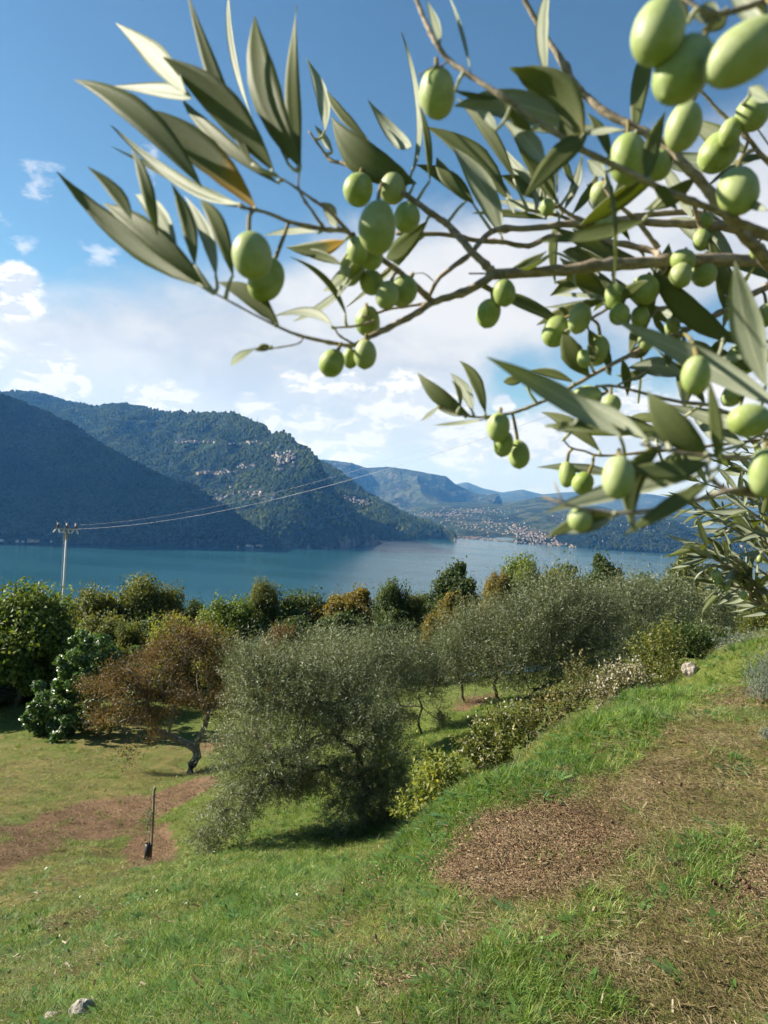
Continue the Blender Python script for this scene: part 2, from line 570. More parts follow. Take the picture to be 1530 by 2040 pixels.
me = mesh('ground', np.stack([GX, GY, GZ], -1).reshape(-1, 3), grid_faces(len(gx), len(gy)), m_ground, True, None, {'mulch': mu.ravel(), 'dry': dr.ravel(), 'lush': lu.ravel()})
tag(link('ground', me), kind='structure')

# ------------------------------------------------------------------ lake
m_water, t = mat('lake_water')
pos = t.new('ShaderNodeNewGeometry').outputs['Position']
mp = t.new('ShaderNodeMapping')
t.l.new(pos, mp.inputs[0])
mp.inputs['Scale'].default_value = (.05, .16, .1)
rip = t.m('ADD', t.noise(mp.outputs[0], 1.0, 5, .6), t.m('MULTIPLY', t.noise(pos, .9, 3, .6), .35))
patchy = t.noise(pos, .0016, 3, .5)
mp3 = t.new('ShaderNodeMapping')
t.l.new(pos, mp3.inputs[0])
mp3.inputs['Scale'].default_value = (.0009, .006, .01)
streak = t.noise(mp3.outputs[0], 1.0, 5, .6, .6)
finish(t, principled(t, t.mix(patchy, (.009, .046, .058), (.016, .066, .076)), t.m('MULTIPLY_ADD', t.ss(streak, .35, .65), .16, .07), .5, t.bump(rip, .55, 1.6), IOR=1.33))
xs, ys = np.linspace(-9000, 16000, 60), np.linspace(150, 17000, 60)
WX, WY = np.meshgrid(xs, ys)
tag(link('water', mesh('water', np.stack([WX, WY, np.full_like(WX, LAKE)], -1).reshape(-1, 3), grid_faces(60, 60), m_water)), kind='structure')

# ------------------------------------------------------------------ mountains


def hill_material(name, forest, field, rock, fields, rocks, sc_=1.0):
    m_, t = mat(name)
    geo = t.new('ShaderNodeNewGeometry')
    pos = geo.outputs['Position']
    sepn = t.new('ShaderNodeSeparateXYZ')
    t.l.new(geo.outputs['Normal'], sepn.inputs[0])
    crown = t.noise(pos, .055 * sc_, 4, .7)
    n_ = t.noise(pos, .004 * sc_, 6, .6)
    nf = t.noise(pos, .012 * sc_, 5, .55, .6)
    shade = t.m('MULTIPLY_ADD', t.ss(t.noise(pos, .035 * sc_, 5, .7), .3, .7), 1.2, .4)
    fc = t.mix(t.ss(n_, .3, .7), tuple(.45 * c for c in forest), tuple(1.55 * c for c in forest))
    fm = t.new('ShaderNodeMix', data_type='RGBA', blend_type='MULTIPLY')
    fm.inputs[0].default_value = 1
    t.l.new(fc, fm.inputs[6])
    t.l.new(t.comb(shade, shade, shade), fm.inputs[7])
    mp = t.new('ShaderNodeMapping')
    t.l.new(pos, mp.inputs[0])
    mp.inputs['Scale'].default_value = (.007 * sc_, .007 * sc_, .035 * sc_)
    terr = t.noise(mp.outputs[0], 1.0, 5, .6, .5)
    c = t.mix(t.m('MULTIPLY', t.ss(terr, 1 - fields - .06, 1 - fields + .06), t.ss(sepn.outputs[2], .45, .7)), fm.outputs[2], field)
    steep = t.m('SUBTRACT', 1.0, t.ss(sepn.outputs[2], .22, .52))
    mp2 = t.new('ShaderNodeMapping')
    t.l.new(pos, mp2.inputs[0])
    mp2.inputs['Scale'].default_value = (.012 * sc_, .012 * sc_, .004 * sc_)
    cl = t.noise(mp2.outputs[0], 1.0, 6, .65, .4)
    c = t.mix(t.m('MULTIPLY', t.ss(t.m('ADD', cl, t.m('MULTIPLY', steep, .16)), 1 - rocks, 1.08 - rocks), .8), c, rock)
    h = t.m('ADD', t.m('MULTIPLY', crown, 1.6), t.m('MULTIPLY', nf, 1.6))
    finish(t, principled(t, c, .95, .05, t.bump(h, 1.0, 9.0 / sc_)))
    return m_


def interp_px(lst, u):
    a = np.array(lst, float)
    return [np.interp(u, a[:, 0], a[:, k]) for k in range(1, a.shape[1])]


def massif(name, ridge, foot, ncol, nrow, prof, namp, nscale, seed, material, back=0.55, rid=0.5, canopy=7.0):
    """ridge: (px, py, depth); foot: (px of ridge column, px, py, depth or 0 for the shore)"""
    u0, u1 = ridge[0][0], ridge[-1][0]
    u = np.linspace(u0, u1, ncol)
    ry, rd = interp_px(ridge, u)
    R = np.array([at(a, b, c) for a, b, c in zip(u, ry, rd)])
    Fo = []
    for _, a, b, c in foot:
        if c > 1:
            p = at(a, b, c)
            p = np.array([p[0], p[1], LAKE - 4])
        else:
            p = at_h(a, b, LAKE)
            p[2] -= 4
        Fo.append(p)
    Fo = np.array(Fo)
    fu = [f[0] for f in foot]
    Fo = np.stack([np.interp(u, fu, Fo[:, k]) for k in range(3)], 1)
    v = np.linspace(0, 1, nrow)[:, None]
    XY = Fo[None, :, :2] * (1 - v[..., None]) + R[None, :, :2] * v[..., None]
    Z = Fo[None, :, 2] + (R[None, :, 2] - Fo[None, :, 2]) * (v ** prof)
    # gullies and spurs, fading towards the two fixed lines
    fade = np.sin(np.pi * np.clip(v, 0, 1)) ** .7
    x, y = XY[..., 0], XY[..., 1]
    n = fbm(x / nscale, y / nscale, 6, seed, .5, True) * rid + fbm(x / (nscale * .6), y / (nscale * .6), 6, seed + 20, .55) * (1 - rid)
    Z = Z + namp * n * fade
    Z = Z + canopy * fbm(x / 45, y / 45, 4, seed + 50, .65)
    nb = max(8, nrow // 5)
    vb = np.linspace(0, 1, nb + 1)[1:, None]
    out = R[:, :2] / np.linalg.norm(R[:, :2], axis=1)[:, None]
    hgt = (R[:, 2] - LAKE)
    XYb = R[None, :, :2] + out[None] * (vb * hgt[None] * 1 / back)[..., None]
    Zb = R[None, :, 2] - (hgt[None] + 20) * vb + namp * .6 * fbm(XYb[..., 0] / nscale, XYb[..., 1] / nscale, 5, seed + 3) * np.sin(np.pi * vb) ** .7
    V = np.concatenate([np.dstack([XY, Z]), np.dstack([XYb, Zb])]).reshape(-1, 3)
    fc = grid_faces(ncol, nrow + nb)
    me = mesh(name, V, fc, material)
    o = tag(link(name, me), kind='structure')
    return o, V.reshape(-1, ncol, 3), BVHTree.FromPolygons([Vector(p) for p in V], [tuple(f) for f in fc])


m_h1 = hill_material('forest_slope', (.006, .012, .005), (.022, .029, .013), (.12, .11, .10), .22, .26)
m_h2 = hill_material('terraced_slope', (.013, .022, .0085), (.060, .070, .026), (.15, .13, .11), .40, .37)
m_h4 = hill_material('bare_slope', (.034, .042, .026), (.062, .062, .038), (.13, .115, .10), .4, .42, .45)
m_h5 = hill_material('valley_slope', (.018, .028, .013), (.060, .064, .034), (.19, .17, .15), .45, .26, .6)

M = {}
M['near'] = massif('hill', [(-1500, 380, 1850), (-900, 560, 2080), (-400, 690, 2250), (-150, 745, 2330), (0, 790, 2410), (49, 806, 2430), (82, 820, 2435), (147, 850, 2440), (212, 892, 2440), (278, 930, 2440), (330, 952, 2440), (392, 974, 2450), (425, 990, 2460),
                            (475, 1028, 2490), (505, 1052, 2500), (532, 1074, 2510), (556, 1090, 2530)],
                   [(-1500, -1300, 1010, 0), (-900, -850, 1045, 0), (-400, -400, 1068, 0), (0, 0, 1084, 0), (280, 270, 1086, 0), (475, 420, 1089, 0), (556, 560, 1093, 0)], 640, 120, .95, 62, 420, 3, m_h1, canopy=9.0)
M['main'] = massif('mountain', [(-600, 700, 4700), (-200, 765, 4600), (0, 779, 4500), (40, 781, 4450), (75, 784, 4400), (100, 790, 4400), (130, 800, 4350), (165, 806, 4300), (195, 808, 4250), (215, 803, 4200), (235, 803, 4180), (262, 808, 4120), (300, 815, 4020), (340, 822, 3880),
                                 (385, 822, 3740), (420, 821, 3640), (465, 822, 3480), (480, 830, 3420), (500, 838, 3350), (520, 845, 3260), (540, 861, 3170), (555, 865, 3110), (565, 862, 3070), (580, 871, 3020), (592, 880, 2980), (610, 890, 2920), (625, 905, 2870), (640, 925, 2835),
                                 (650, 945, 2830), (660, 965, 2835), (675, 990, 2850), (690, 1005, 2870), (710, 1030, 2895), (730, 1050, 2925), (750, 1070, 2960), (762, 1082, 2990)],
                    [(-600, -600, 1060, 3000), (0, 0, 1085, 2950), (300, 300, 1085, 2900), (480, 430, 1089, 2700), (560, 520, 1092, 0), (600, 570, 1093, 0), (640, 630, 1093, 0), (690, 680, 1091, 0), (730, 720, 1088, 0), (762, 765, 1083, 0)], 520, 150, .85, 140, 380, 11, m_h2, canopy=13.0)
M['second'] = massif('hill', [(560, 915, 4300), (640, 920, 4200), (660, 930, 4150), (690, 950, 4050), (720, 975, 3950), (760, 1000, 3850), (800, 1020, 3750), (840, 1035, 3650), (870, 1048, 3550), (895, 1058, 3450), (908, 1071, 3380)],
                     [(560, 640, 1078, 3300), (700, 700, 1078, 3250), (780, 770, 1076, 0), (850, 840, 1074, 0), (908, 908, 1074, 0)], 220, 90, .85, 60, 420, 23, m_h2, canopy=10.0)
M['far'] = massif('mountain', [(520, 925, 9600), (600, 914, 9500), (635, 915, 9500), (660, 917, 9400), (700, 922, 9300), (730, 932, 9300), (770, 930, 9200), (800, 933, 9200), (830, 938, 9200), (860, 944, 9200), (888, 948, 9300), (905, 963, 9300), (930, 975, 9400), (955, 986, 9400), (1000, 997, 9400)],
                   [(520, 600, 1040, 7000), (1000, 960, 1040, 7000)], 220, 90, 1.25, 230, 760, 31, m_h4, .4, .75)
M['valley'] = massif('hill', [(640, 1018, 7600), (800, 1012, 7600), (850, 1003, 7500), (930, 1000, 7500), (1000, 1003, 7300), (1030, 999, 7000), (1070, 991, 6800), (1100, 990, 6700), (1150, 1000, 6400), (1230, 1016, 6000), (1300, 1022, 5600), (1400, 1030, 5400)],
                     [(640, 880, 1074, 0), (905, 905, 1074, 0), (1000, 1010, 1080, 0), (1100, 1110, 1087, 0), (1200, 1200, 1094, 0), (1400, 1400, 1106, 0)], 260, 80, 1.15, 45, 700, 43, m_h5)
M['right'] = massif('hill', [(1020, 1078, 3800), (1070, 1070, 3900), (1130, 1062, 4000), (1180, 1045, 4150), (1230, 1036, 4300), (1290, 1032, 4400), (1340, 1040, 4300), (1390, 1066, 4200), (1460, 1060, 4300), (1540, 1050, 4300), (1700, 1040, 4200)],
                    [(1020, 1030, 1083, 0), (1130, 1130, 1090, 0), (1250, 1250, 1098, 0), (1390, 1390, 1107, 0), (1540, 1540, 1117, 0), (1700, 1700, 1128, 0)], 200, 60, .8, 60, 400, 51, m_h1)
M['blue'] = massif('mountain', [(860, 975, 15500), (930, 960, 15500), (960, 972, 15500), (1000, 981, 15500), (1040, 975, 15500), (1080, 985, 15500), (1200, 975, 14000), (1300, 985, 12500), (1380, 998, 12500), (1480, 985, 12000), (1700, 990, 12000)],
                   [(860, 860, 1030, 11000), (1200, 1200, 1040, 10500), (1700, 1700, 1060, 9500)], 160, 50, 1.0, 120, 1500, 61, m_h4)

# ------------------------------------------------------------------ haze
m_haze, t = mat('air')
pv = t.new('ShaderNodeVolumePrincipled')
pv.inputs['Color'].default_value = (.12, .39, .95, 1)
pv.inputs['Absorption Color'].default_value = (1, 1, 1, 1)
pv.inputs['Density'].default_value = 5.1e-5
pv.inputs['Anisotropy'].default_value = 0.2
t.l.new(pv.outputs[0], t.out.inputs['Volume'])
hx = [(-9600, -400, LAKE - 12), (17000, 18500, 620)]
hv = np.array([[hx[i][0], hx[j][1], hx[k][2]] for k in (0, 1) for j in (0, 1) for i in (0, 1)], float)
hf = np.array([[0, 2, 3, 1], [4, 5, 7, 6], [0, 1, 5, 4], [2, 6, 7, 3], [0, 4, 6, 2], [1, 3, 7, 5]])
tag(link('haze', mesh('haze', hv, hf, m_haze, False)), kind='stuff')

# ------------------------------------------------------------------ vegetation helpers


def leaf_material(name, stops, trans=0.35, rough=0.55, spec=0.3, tcol=1.6):
    m_, t = mat(name)
    tint = t.attr('tint').outputs['Fac']
    oi = t.new('ShaderNodeObjectInfo')
    f = t.m('ADD', t.m('MULTIPLY', tint, .85), t.m('MULTIPLY', oi.outputs['Random'], .15))
    c = t.ramp(f, stops)
    p = principled(t, c, rough, spec)
    tr = t.new('ShaderNodeBsdfTranslucent')
    g = t.new('ShaderNodeMix', data_type='RGBA', blend_type='MULTIPLY')
    g.inputs[0].default_value = 1
    t.l.new(c, g.inputs[6])
    g.inputs[7].default_value = (tcol, tcol * .95, tcol * .45, 1)
    t.l.new(g.outputs[2], tr.inputs[0])
    mx = t.new('ShaderNodeMixShader')
    mx.inputs[0].default_value = trans
    t.l.new(p, mx.inputs[1])
    t.l.new(tr.outputs[0], mx.inputs[2])
    finish(t, mx.outputs[0])
    return m_


def bark_material(name, dark, pale, scale=14):
    m_, t = mat(name)
    tcn = t.new('ShaderNodeTexCoord')
    mp = t.new('ShaderNodeMapping')
    t.l.new(tcn.outputs['Object'], mp.inputs[0])
    mp.inputs['Scale'].default_value = (scale, scale, scale * .35)
    n = t.noise(mp.outputs[0], 1, 6, .65, .3)
    finish(t, principled(t, t.mix(t.ss(n, .35, .65), dark, pale), .85, .15, t.bump(n, .7, .02)))
    return m_


MB_ = bark_material('grey_bark', (.045, .036, .028), (.16, .135, .105))
MB_pale = bark_material('pale_bark', (.09, .075, .058), (.30, .26, .20))
L_green = leaf_material('fresh_green_leaves', [(0, (0.03819, 0.06944, 0.01389)), (.5, (0.09548, 0.1424, 0.0243)), (1, (0.1997, 0.2171, 0.03819))])
L_olivegreen = leaf_material('dull_green_leaves', [(0, (0.04092, 0.06324, 0.01674)), (.5, (0.1042, 0.1228, 0.02976)), (1, (0.2232, 0.2083, 0.04836))])
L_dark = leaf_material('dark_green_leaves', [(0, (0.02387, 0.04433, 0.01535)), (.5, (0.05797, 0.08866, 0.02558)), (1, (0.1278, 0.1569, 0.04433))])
L_gold = leaf_material('golden_brown_leaves', [(0, (0.0589, 0.05507, 0.01325)), (.5, (0.162, 0.1328, 0.02651)), (1, (0.3092, 0.2187, 0.04123))])
L_rust = leaf_material('orange_brown_leaves', [(0, (0.0775, 0.0434, 0.0155)), (.5, (0.2325, 0.1116, 0.031)), (1, (0.434, 0.2015, 0.0465))])
L_autumn = leaf_material('withering_leaves', [(0, (.038, .038, .014)), (.3, (.088, .064, .027)), (.62, (.145, .090, .038)), (.88, (.20, .14, .055)), (1, (.13, .16, .04))], .3)
L_fig = leaf_material('broad_glossy_leaves', [(0, (0.0248, 0.0651, 0.0155)), (.6, (0.06975, 0.1364, 0.0341)), (.95, (0.155, 0.217, 0.062)), (1, (0.372, 0.2945, 0.0465))], .3, .36, .5)
L_olive = leaf_material('silvery_olive_leaves', [(0, (.052, .066, .024)), (.45, (.118, .140, .060)), (.78, (.20, .222, .125)), (1, (.43, .46, .34))], .22, .45, .45, 1.2)
L_white = leaf_material('bleached_seed_heads', [(0, (.08, .07, .04)), (.5, (.28, .25, .18)), (1, (.58, .55, .47))], .2, .8, .1)
L_dryplant = leaf_material('yellowing_leaves', [(0, (0.062, 0.0899, 0.0186)), (.5, (0.1628, 0.1938, 0.0434)), (1, (0.3875, 0.341, 0.08525))], .4)
L_silver = leaf_material('grey_needle_leaves', [(0, (0.06, 0.075, 0.055)), (.5, (0.15, 0.18, 0.14)), (1, (0.3, 0.33, 0.28))], .12, .7, .2, 1.1)


def unit(v):
    return v / (np.linalg.norm(v, axis=-1, keepdims=True) + 1e-12)


def sph(n, g):
    return unit(g.normal(size=(n, 3)))


def leaf_cloud(C, Dr, N, ln, wd, fold=.12):
    """one folded four-cornered leaf blade per row"""
    n = len(C)
    ln, wd = np.broadcast_to(ln, (n,))[:, None], np.broadcast_to(wd, (n,))[:, None]
    Dr = unit(Dr)
    S = unit(np.cross(Dr, N))
    Nn = np.cross(S, Dr)
    a = C - Dr * ln * .5
    b = C + S * wd * .5 + Nn * wd * fold
    c = C + Dr * ln * .5 - Nn * ln * .06
    d = C - S * wd * .5 + Nn * wd * fold
    V = np.stack([a, b, c, d], 1).reshape(-1, 3)
    Fq = np.arange(4 * n).reshape(-1, 4)
    return V, Fq


def skeleton(base, top, tips, g, r_tip=.006, lean=.25, sub=4, droop=0.0):
    """trunk from base to top, each tip joined to the nearest part of what is there already"""
    nodes, par = [np.array(base, float)], [-1]
    bt = np.array(top, float) - np.array(base, float)
    k = 5
    for i in range(1, k + 1):
        f = i / k
        wob = np.array([g.normal() * .05, g.normal() * .05, 0]) * np.linalg.norm(bt) * (1 if i < k else .3)
        nodes.append(np.array(base) + bt * f + wob)
        par.append(len(nodes) - 2)
    order = np.argsort(np.linalg.norm(tips - np.array(top), axis=1))
    ends = []
    for ti in order:
        T = tips[ti]
        A = np.array(nodes)
        w_ = np.linalg.norm(A - T, axis=1) + lean * np.maximum(0, A[:, 2] - T[2]) + np.where(np.arange(len(A)) < k - 1, 9, 0)
        j = int(np.argmin(w_))
        p0 = A[j]
        d = T - p0
        h = np.linalg.norm(d)
        mid = p0 + d * .5 + np.array([g.normal(), g.normal(), abs(g.normal()) + .4 - droop]) * h * .09
        last = j
        for i in range(1, sub + 1):
            f = i / sub
            p = (1 - f) ** 2 * p0 + 2 * f * (1 - f) * mid + f * f * T
            nodes.append(p)
            par.append(last)
            last = len(nodes) - 1
        ends.append(last)
    nodes = np.array(nodes)
    load = np.zeros(len(nodes))
    for e in ends:
        while e >= 0:
            load[e] += 1
            e = par[e]
    rad = r_tip * np.sqrt(np.maximum(load, 1)) ** 1.12
    kids = {}
    for i, p_ in enumerate(par):
        kids.setdefault(p_, []).append(i)
    paths, stack = [], [(0, -1)]
    while stack:
        s, frm = stack.pop()
        ch = [s] if frm < 0 else [frm, s]
        while True:
            ks = kids.get(ch[-1], [])
            if not ks:
                break
            ks = sorted(ks, key=lambda q: -load[q])
            for q in ks[1:]:
                stack.append((q, ch[-1]))
            ch.append(ks[0])
        if len(ch) > 1:
            rr_ = rad[ch].copy()
            if frm >= 0:
                rr_[0] = rad[ch[1]]
            paths.append((nodes[ch], rr_))
    return paths


def trunk_mesh(name, paths, m_, sides=6):
    paths = [(P, R) for P, R in paths]
    V, Fc = tubes(paths, sides)
    return mesh(name, V, Fc, m_, True)


def crown_points(n, R, g, lo=-.75, shell=.55, lump=.22, pts=None):
    """clump centres in a lumpy ellipsoid (upper part favoured)"""
    out = []
    while len(out) < n:
        d = sph(1, g)[0]
        if d[2] < lo:
            continue
        r = g.uniform(shell, 1.0) * (1 + lump * vnoise(d[0] * 2.3 + 5, d[1] * 2.3 + d[2] * 3.1, int(g.integers(1, 3))))
        p = d * r * R
        if out and np.min(np.linalg.norm((np.array(out) - p) / R, axis=1)) < .9 / n ** .5:
            if g.random() < .8:
                continue
        out.append(p)
    return np.array(out)


def broadleaf_crown(name, R, g, clumps, per, leaf, m_, clump_r=.3, flat=.7, shell=.45, spikes=0.0, wd=.62, tips=None):
    R = np.array(R, float)
    ctr = crown_points(clumps, R * (1 - clump_r * .6), g, shell=shell) if tips is None else tips
    ct = g.uniform(0, 1, len(ctr))
    cr = clump_r * R.mean() * g.uniform(.6, 1.2, len(ctr))
    idx = np.repeat(np.arange(len(ctr)), per)
    d = sph(len(idx), g)
    rad = g.uniform(.25, 1.0, len(idx)) ** .5
    P = ctr[idx] + d * (rad * cr[idx])[:, None] * np.array([1, 1, flat])
    if spikes > 0:
        k = g.random(len(idx)) < spikes
        P[k] += np.array([0, 0, 1.0]) * (g.random(k.sum()) ** 2 * cr[idx][k] * 1.1)[:, None] + d[k] * .05
    N = unit(d * .7 + np.array([0, 0, .55]) + g.normal(size=d.shape) * .5)
    Dr = unit(np.cross(N, sph(len(idx), g)) + np.array([0, 0, -.25]))
    ln = leaf * g.uniform(.65, 1.25, len(idx))
    V, Fq = leaf_cloud(P, Dr, N, ln, ln * wd)
    tint = np.clip(ct[idx] * .5 + g.uniform(0, .5, len(idx)) + (rad - .7) * .1, 0, 1)
    return mesh(name, V, Fq, m_, False, None, {'tint': np.repeat(tint, 4)}), ctr


def shoot_crown(name, roots, dirs, g, n_pair, length, leaf, m_, wd=.2, up=.25, splay=.75, tint0=0.0, stem=True):
    """sprays: shoots with leaves in pairs along them"""
    n = len(roots)
    Ls = length * g.uniform(.55, 1.25, n) * (1 + .8 * (g.random(n) < .07))
    f = (np.arange(n_pair) + .5) / n_pair
    sag = np.array([0, 0, up])
    P = roots[:, None] + dirs[:, None] * (Ls[:, None] * f)[..., None] + sag * (Ls[:, None] * f ** 2)[..., None]
    T = unit(dirs[:, None] + 2 * sag * f[None, :, None])
    side = unit(np.cross(T, sph(n, g)[:, None] + 0 * T))
    ang = (np.arange(n_pair) % 2) * math.pi / 2
    B = np.cross(T, side)
    s1 = side * np.cos(ang)[None, :, None] + B * np.sin(ang)[None, :, None]
    PP, DD, TT = [], [], []
    ct = g.uniform(0, 1, n)
    for sg in (1, -1):
        d = unit(T * (1 - splay * .55) + sg * s1 * splay + g.normal(size=T.shape) * .22)
        ln = leaf * g.uniform(.6, 1.2, (n, n_pair))
        PP.append(P + d * ln[..., None] * .5)
        DD.append(np.concatenate([d, ln[..., None]], -1))
        TT.append(np.clip(.30 * ct[:, None] + g.beta(1.3, 2.4, (n, n_pair)) * .9 + tint0, 0, 1))
    PP = np.concatenate(PP, 1).reshape(-1, 3)
    DD = np.concatenate(DD, 1).reshape(-1, 4)
    TT = np.concatenate(TT, 1).ravel()
    N = unit(g.normal(size=PP.shape) + np.array([0, 0, .5]))
    V, Fq = leaf_cloud(PP, DD[:, :3], N, DD[:, 3], DD[:, 3] * wd, .05)
    return V, Fq, np.repeat(TT, 4)


def ground_z(x, y):
    return float(terrain(np.array([x]), np.array([y]))[0])


def plant_at(px, py, D):
    """foot of a plant seen at pixel px (at height py) and depth D"""
    p = at(px, py, D)
    return p[0], p[1], ground_z(p[0], p[1])


BACK, SHRUB = 'trees in the belt above the lake', 'shrubs in front of the tree belt'
# crown variants shared by the trees of the belt (unit size: half width 1, height 2)
g0 = np.random.default_rng(21)
VAR = {}
for key, (cl, per, lf, crad, sp, R) in {'round': (95, 300, .085, .30, .12, (1, 1, 1)), 'airy': (85, 280, .085, .27, .35, (1, 1, 1)), 'dense': (130, 260, .075, .25, .05, (1, 1, 1)), 'spiky': (90, 290, .085, .27, .6, (1, 1, 1))}.items():
    VAR[key], _ = broadleaf_crown('crown', R, g0, cl, per, lf, L_green, crad, .8, .30, sp)
USED = {}


def belt_tree(name, label, cat, cx, top, width, D, variant, m_, bottom=None, group=None, rz=None, low=.12):
    """a broadleaf tree whose crown spans the given pixels at depth D, standing on the ground there"""
    x, y, z = plant_at(cx, top, D)
    ztop = at(cx, top, D)[2]
    h = ztop - z
    half = width / 2 * D / F * 1.12
    if bottom is not None:
        cb = at(cx, bottom, D)[2] - z
    else:
        cb = max(low * h, h - half * 3.4) if low > .06 else 0.0
    g = np.random.default_rng(int(cx * 7 + top))
    root = empty(name, (x, y, z))
    tag(root, label, cat, group)
    cr = link('crown', VAR[variant], root)
    cr.location = (0, 0, (h + cb) / 2)
    hz = (h - cb) / 2 / 1.02
    cr.scale = (half * 1.02, half * 1.02, hz)
    cr.rotation_euler = (0, 0, g.uniform(0, 6.3) if rz is None else rz)
    cr.material_slots[0].link = 'OBJECT'
    cr.material_slots[0].material = m_
    tips = crown_points(26, np.array([half, half, hz]) * .72, g) + np.array([0, 0, (h + cb) / 2])
    paths = skeleton((0, 0, -.2), (g.normal() * .1, g.normal() * .1, cb + .25 * (h - cb)), tips, g, .016)
    link('trunk', trunk_mesh('trunk', paths, MB_, 5), root)
    return root


# far to near, left to right
belt_tree('tree', 'bushy brown-tinged green tree just right of the power pole', 'tree', 190, 1163, 125, 46, 'airy', L_olivegreen, group=BACK)
belt_tree('tree', 'tallest feathery green tree between the power pole and the walnut', 'tree', 278, 1152, 130, 47, 'spiky', L_olivegreen, group=BACK)
belt_tree('tree', 'dull green tree touching the feathery one right of the power pole', 'tree', 335, 1163, 90, 48, 'airy', L_olivegreen, group=BACK)
belt_tree('tree', 'small dark blue-green round tree above the rusty crown', 'tree', 393, 1183, 72, 50, 'round', L_dark, group=BACK)
belt_tree('tree', 'yellow-green tree above the left edge of the big olive', 'tree', 458, 1183, 120, 42, 'airy', L_green, group=BACK)
belt_tree('tree', 'thin tree with a leafy top shoot rising above its neighbours', 'tree', 527, 1158, 72, 45, 'spiky', L_olivegreen, group=BACK)
belt_tree('tree', 'dark green tree left of the golden-topped tree', 'tree', 594, 1172, 120, 46, 'airy', L_dark, group=BACK)
belt_tree('tree', 'wide golden-topped tree in the middle of the belt', 'tree', 700, 1166, 150, 46, 'dense', L_gold, group=BACK)
belt_tree('tree', 'narrow green tree right of the golden-topped tree', 'tree', 786, 1160, 78, 45, 'spiky', L_dark, group=BACK)
belt_tree('tree', 'half bare thin tree before the water gap', 'tree', 826, 1178, 50, 46, 'airy', L_olivegreen, group=BACK)
belt_tree('tree', 'lone tall round evergreen standing against the open lake', 'tree', 908, 1117, 125, 52, 'dense', L_dark, group=BACK)
belt_tree('tree', 'small tree with orange autumn leaves beside the tall evergreen', 'tree', 995, 1134, 55, 55, 'airy', L_gold, group=BACK)
belt_tree('tree', 'bright green tree right of the small orange-leaved one', 'tree', 1040, 1110, 90, 56, 'spiky', L_green, group=BACK)
belt_tree('tree', 'broad green tree behind the middle of the right olives', 'tree', 1115, 1107, 130, 56, 'round', L_olivegreen, group=BACK)
belt_tree('tree', 'dark rounded tree at the right end of the high belt', 'tree', 1210, 1101, 100, 58, 'dense', L_dark, group=BACK)
belt_tree('tree', 'low dark tree in the dip right of the rounded dark one', 'tree', 1290, 1128, 100, 56, 'round', L_dark, group=BACK)
belt_tree('tree', 'domed brownish-green tree beneath the right olive bough', 'tree', 1375, 1094, 112, 55, 'dense', L_olivegreen, group=BACK)
belt_tree('tree', 'dark tree half hidden by the right olive bough', 'tree', 1470, 1130, 120, 55, 'round', L_dark, group=BACK)
belt_tree('tree', 'brown-gold rounded tree below the tall evergreen', 'tree', 912, 1178, 118, 42, 'dense', L_gold, group=BACK)
belt_tree('tree', 'yellow-brown tree between the tall evergreen and the right olives', 'tree', 985, 1165, 84, 44, 'round', L_gold, group=BACK)
belt_tree('tree', 'big bright green tree filling the left edge', 'tree', 45, 1168, 200, 31, 'spiky', L_green, group=BACK, low=.02)
belt_tree('tree', 'dark leafy tree outside the left edge shading the lower terrace', 'tree', -130, 1180, 220, 30, 'dense', L_dark, group=BACK, low=.15)
# lower layer in the shade of the belt
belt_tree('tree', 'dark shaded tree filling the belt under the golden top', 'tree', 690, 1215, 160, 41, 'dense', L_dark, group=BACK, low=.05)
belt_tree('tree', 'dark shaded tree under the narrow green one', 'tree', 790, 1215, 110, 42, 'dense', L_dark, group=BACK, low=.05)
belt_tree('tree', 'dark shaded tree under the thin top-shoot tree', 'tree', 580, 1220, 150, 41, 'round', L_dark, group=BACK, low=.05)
belt_tree('shrub', 'dark green shrub below the feathery tree', 'shrub', 285, 1225, 150, 40, 'dense', L_dark, group=SHRUB, low=.05)
belt_tree('shrub', 'olive-coloured shrub below the brown-tinged tree', 'shrub', 205, 1215, 120, 38, 'airy', L_olivegreen, group=SHRUB, low=.05)
belt_tree('shrub', 'dark shrub beneath the big bright green tree', 'shrub', 60, 1310, 190, 34, 'dense', L_dark, group=SHRUB, low=.02)
belt_tree('shrub', 'pale yellow-green shrub showing above the rusty crown', 'shrub', 345, 1228, 95, 33, 'spiky', L_dryplant, group=SHRUB, low=.05)
belt_tree('shrub', 'thin brownish shrub left of the pale yellow-green one', 'shrub', 265, 1232, 72, 34, 'airy', L_olivegreen, group=SHRUB, low=.05)
belt_tree('shrub', 'grey-green shrub between the rusty crown and the big olive', 'shrub', 440, 1240, 95, 32, 'airy', L_olivegreen, group=SHRUB, low=.05)
belt_tree('shrub', 'brownish shrub peeping over the big olive', 'shrub', 560, 1240, 90, 31, 'airy', L_autumn, group=SHRUB, low=.05)
belt_tree('shrub', 'golden-brown shrub at the foot of the brown-gold tree', 'shrub', 868, 1218, 55, 38, 'airy', L_gold, group=SHRUB, low=.05)
belt_tree('shrub', 'dark shrub behind the trunks of the right olives', 'shrub', 870, 1290, 120, 33, 'dense', L_dark, group=SHRUB, low=.02)
belt_tree('shrub', 'dark shrub filling the gap behind the far olives', 'shrub', 1340, 1185, 230, 46, 'dense', L_dark, group=SHRUB, low=.02)

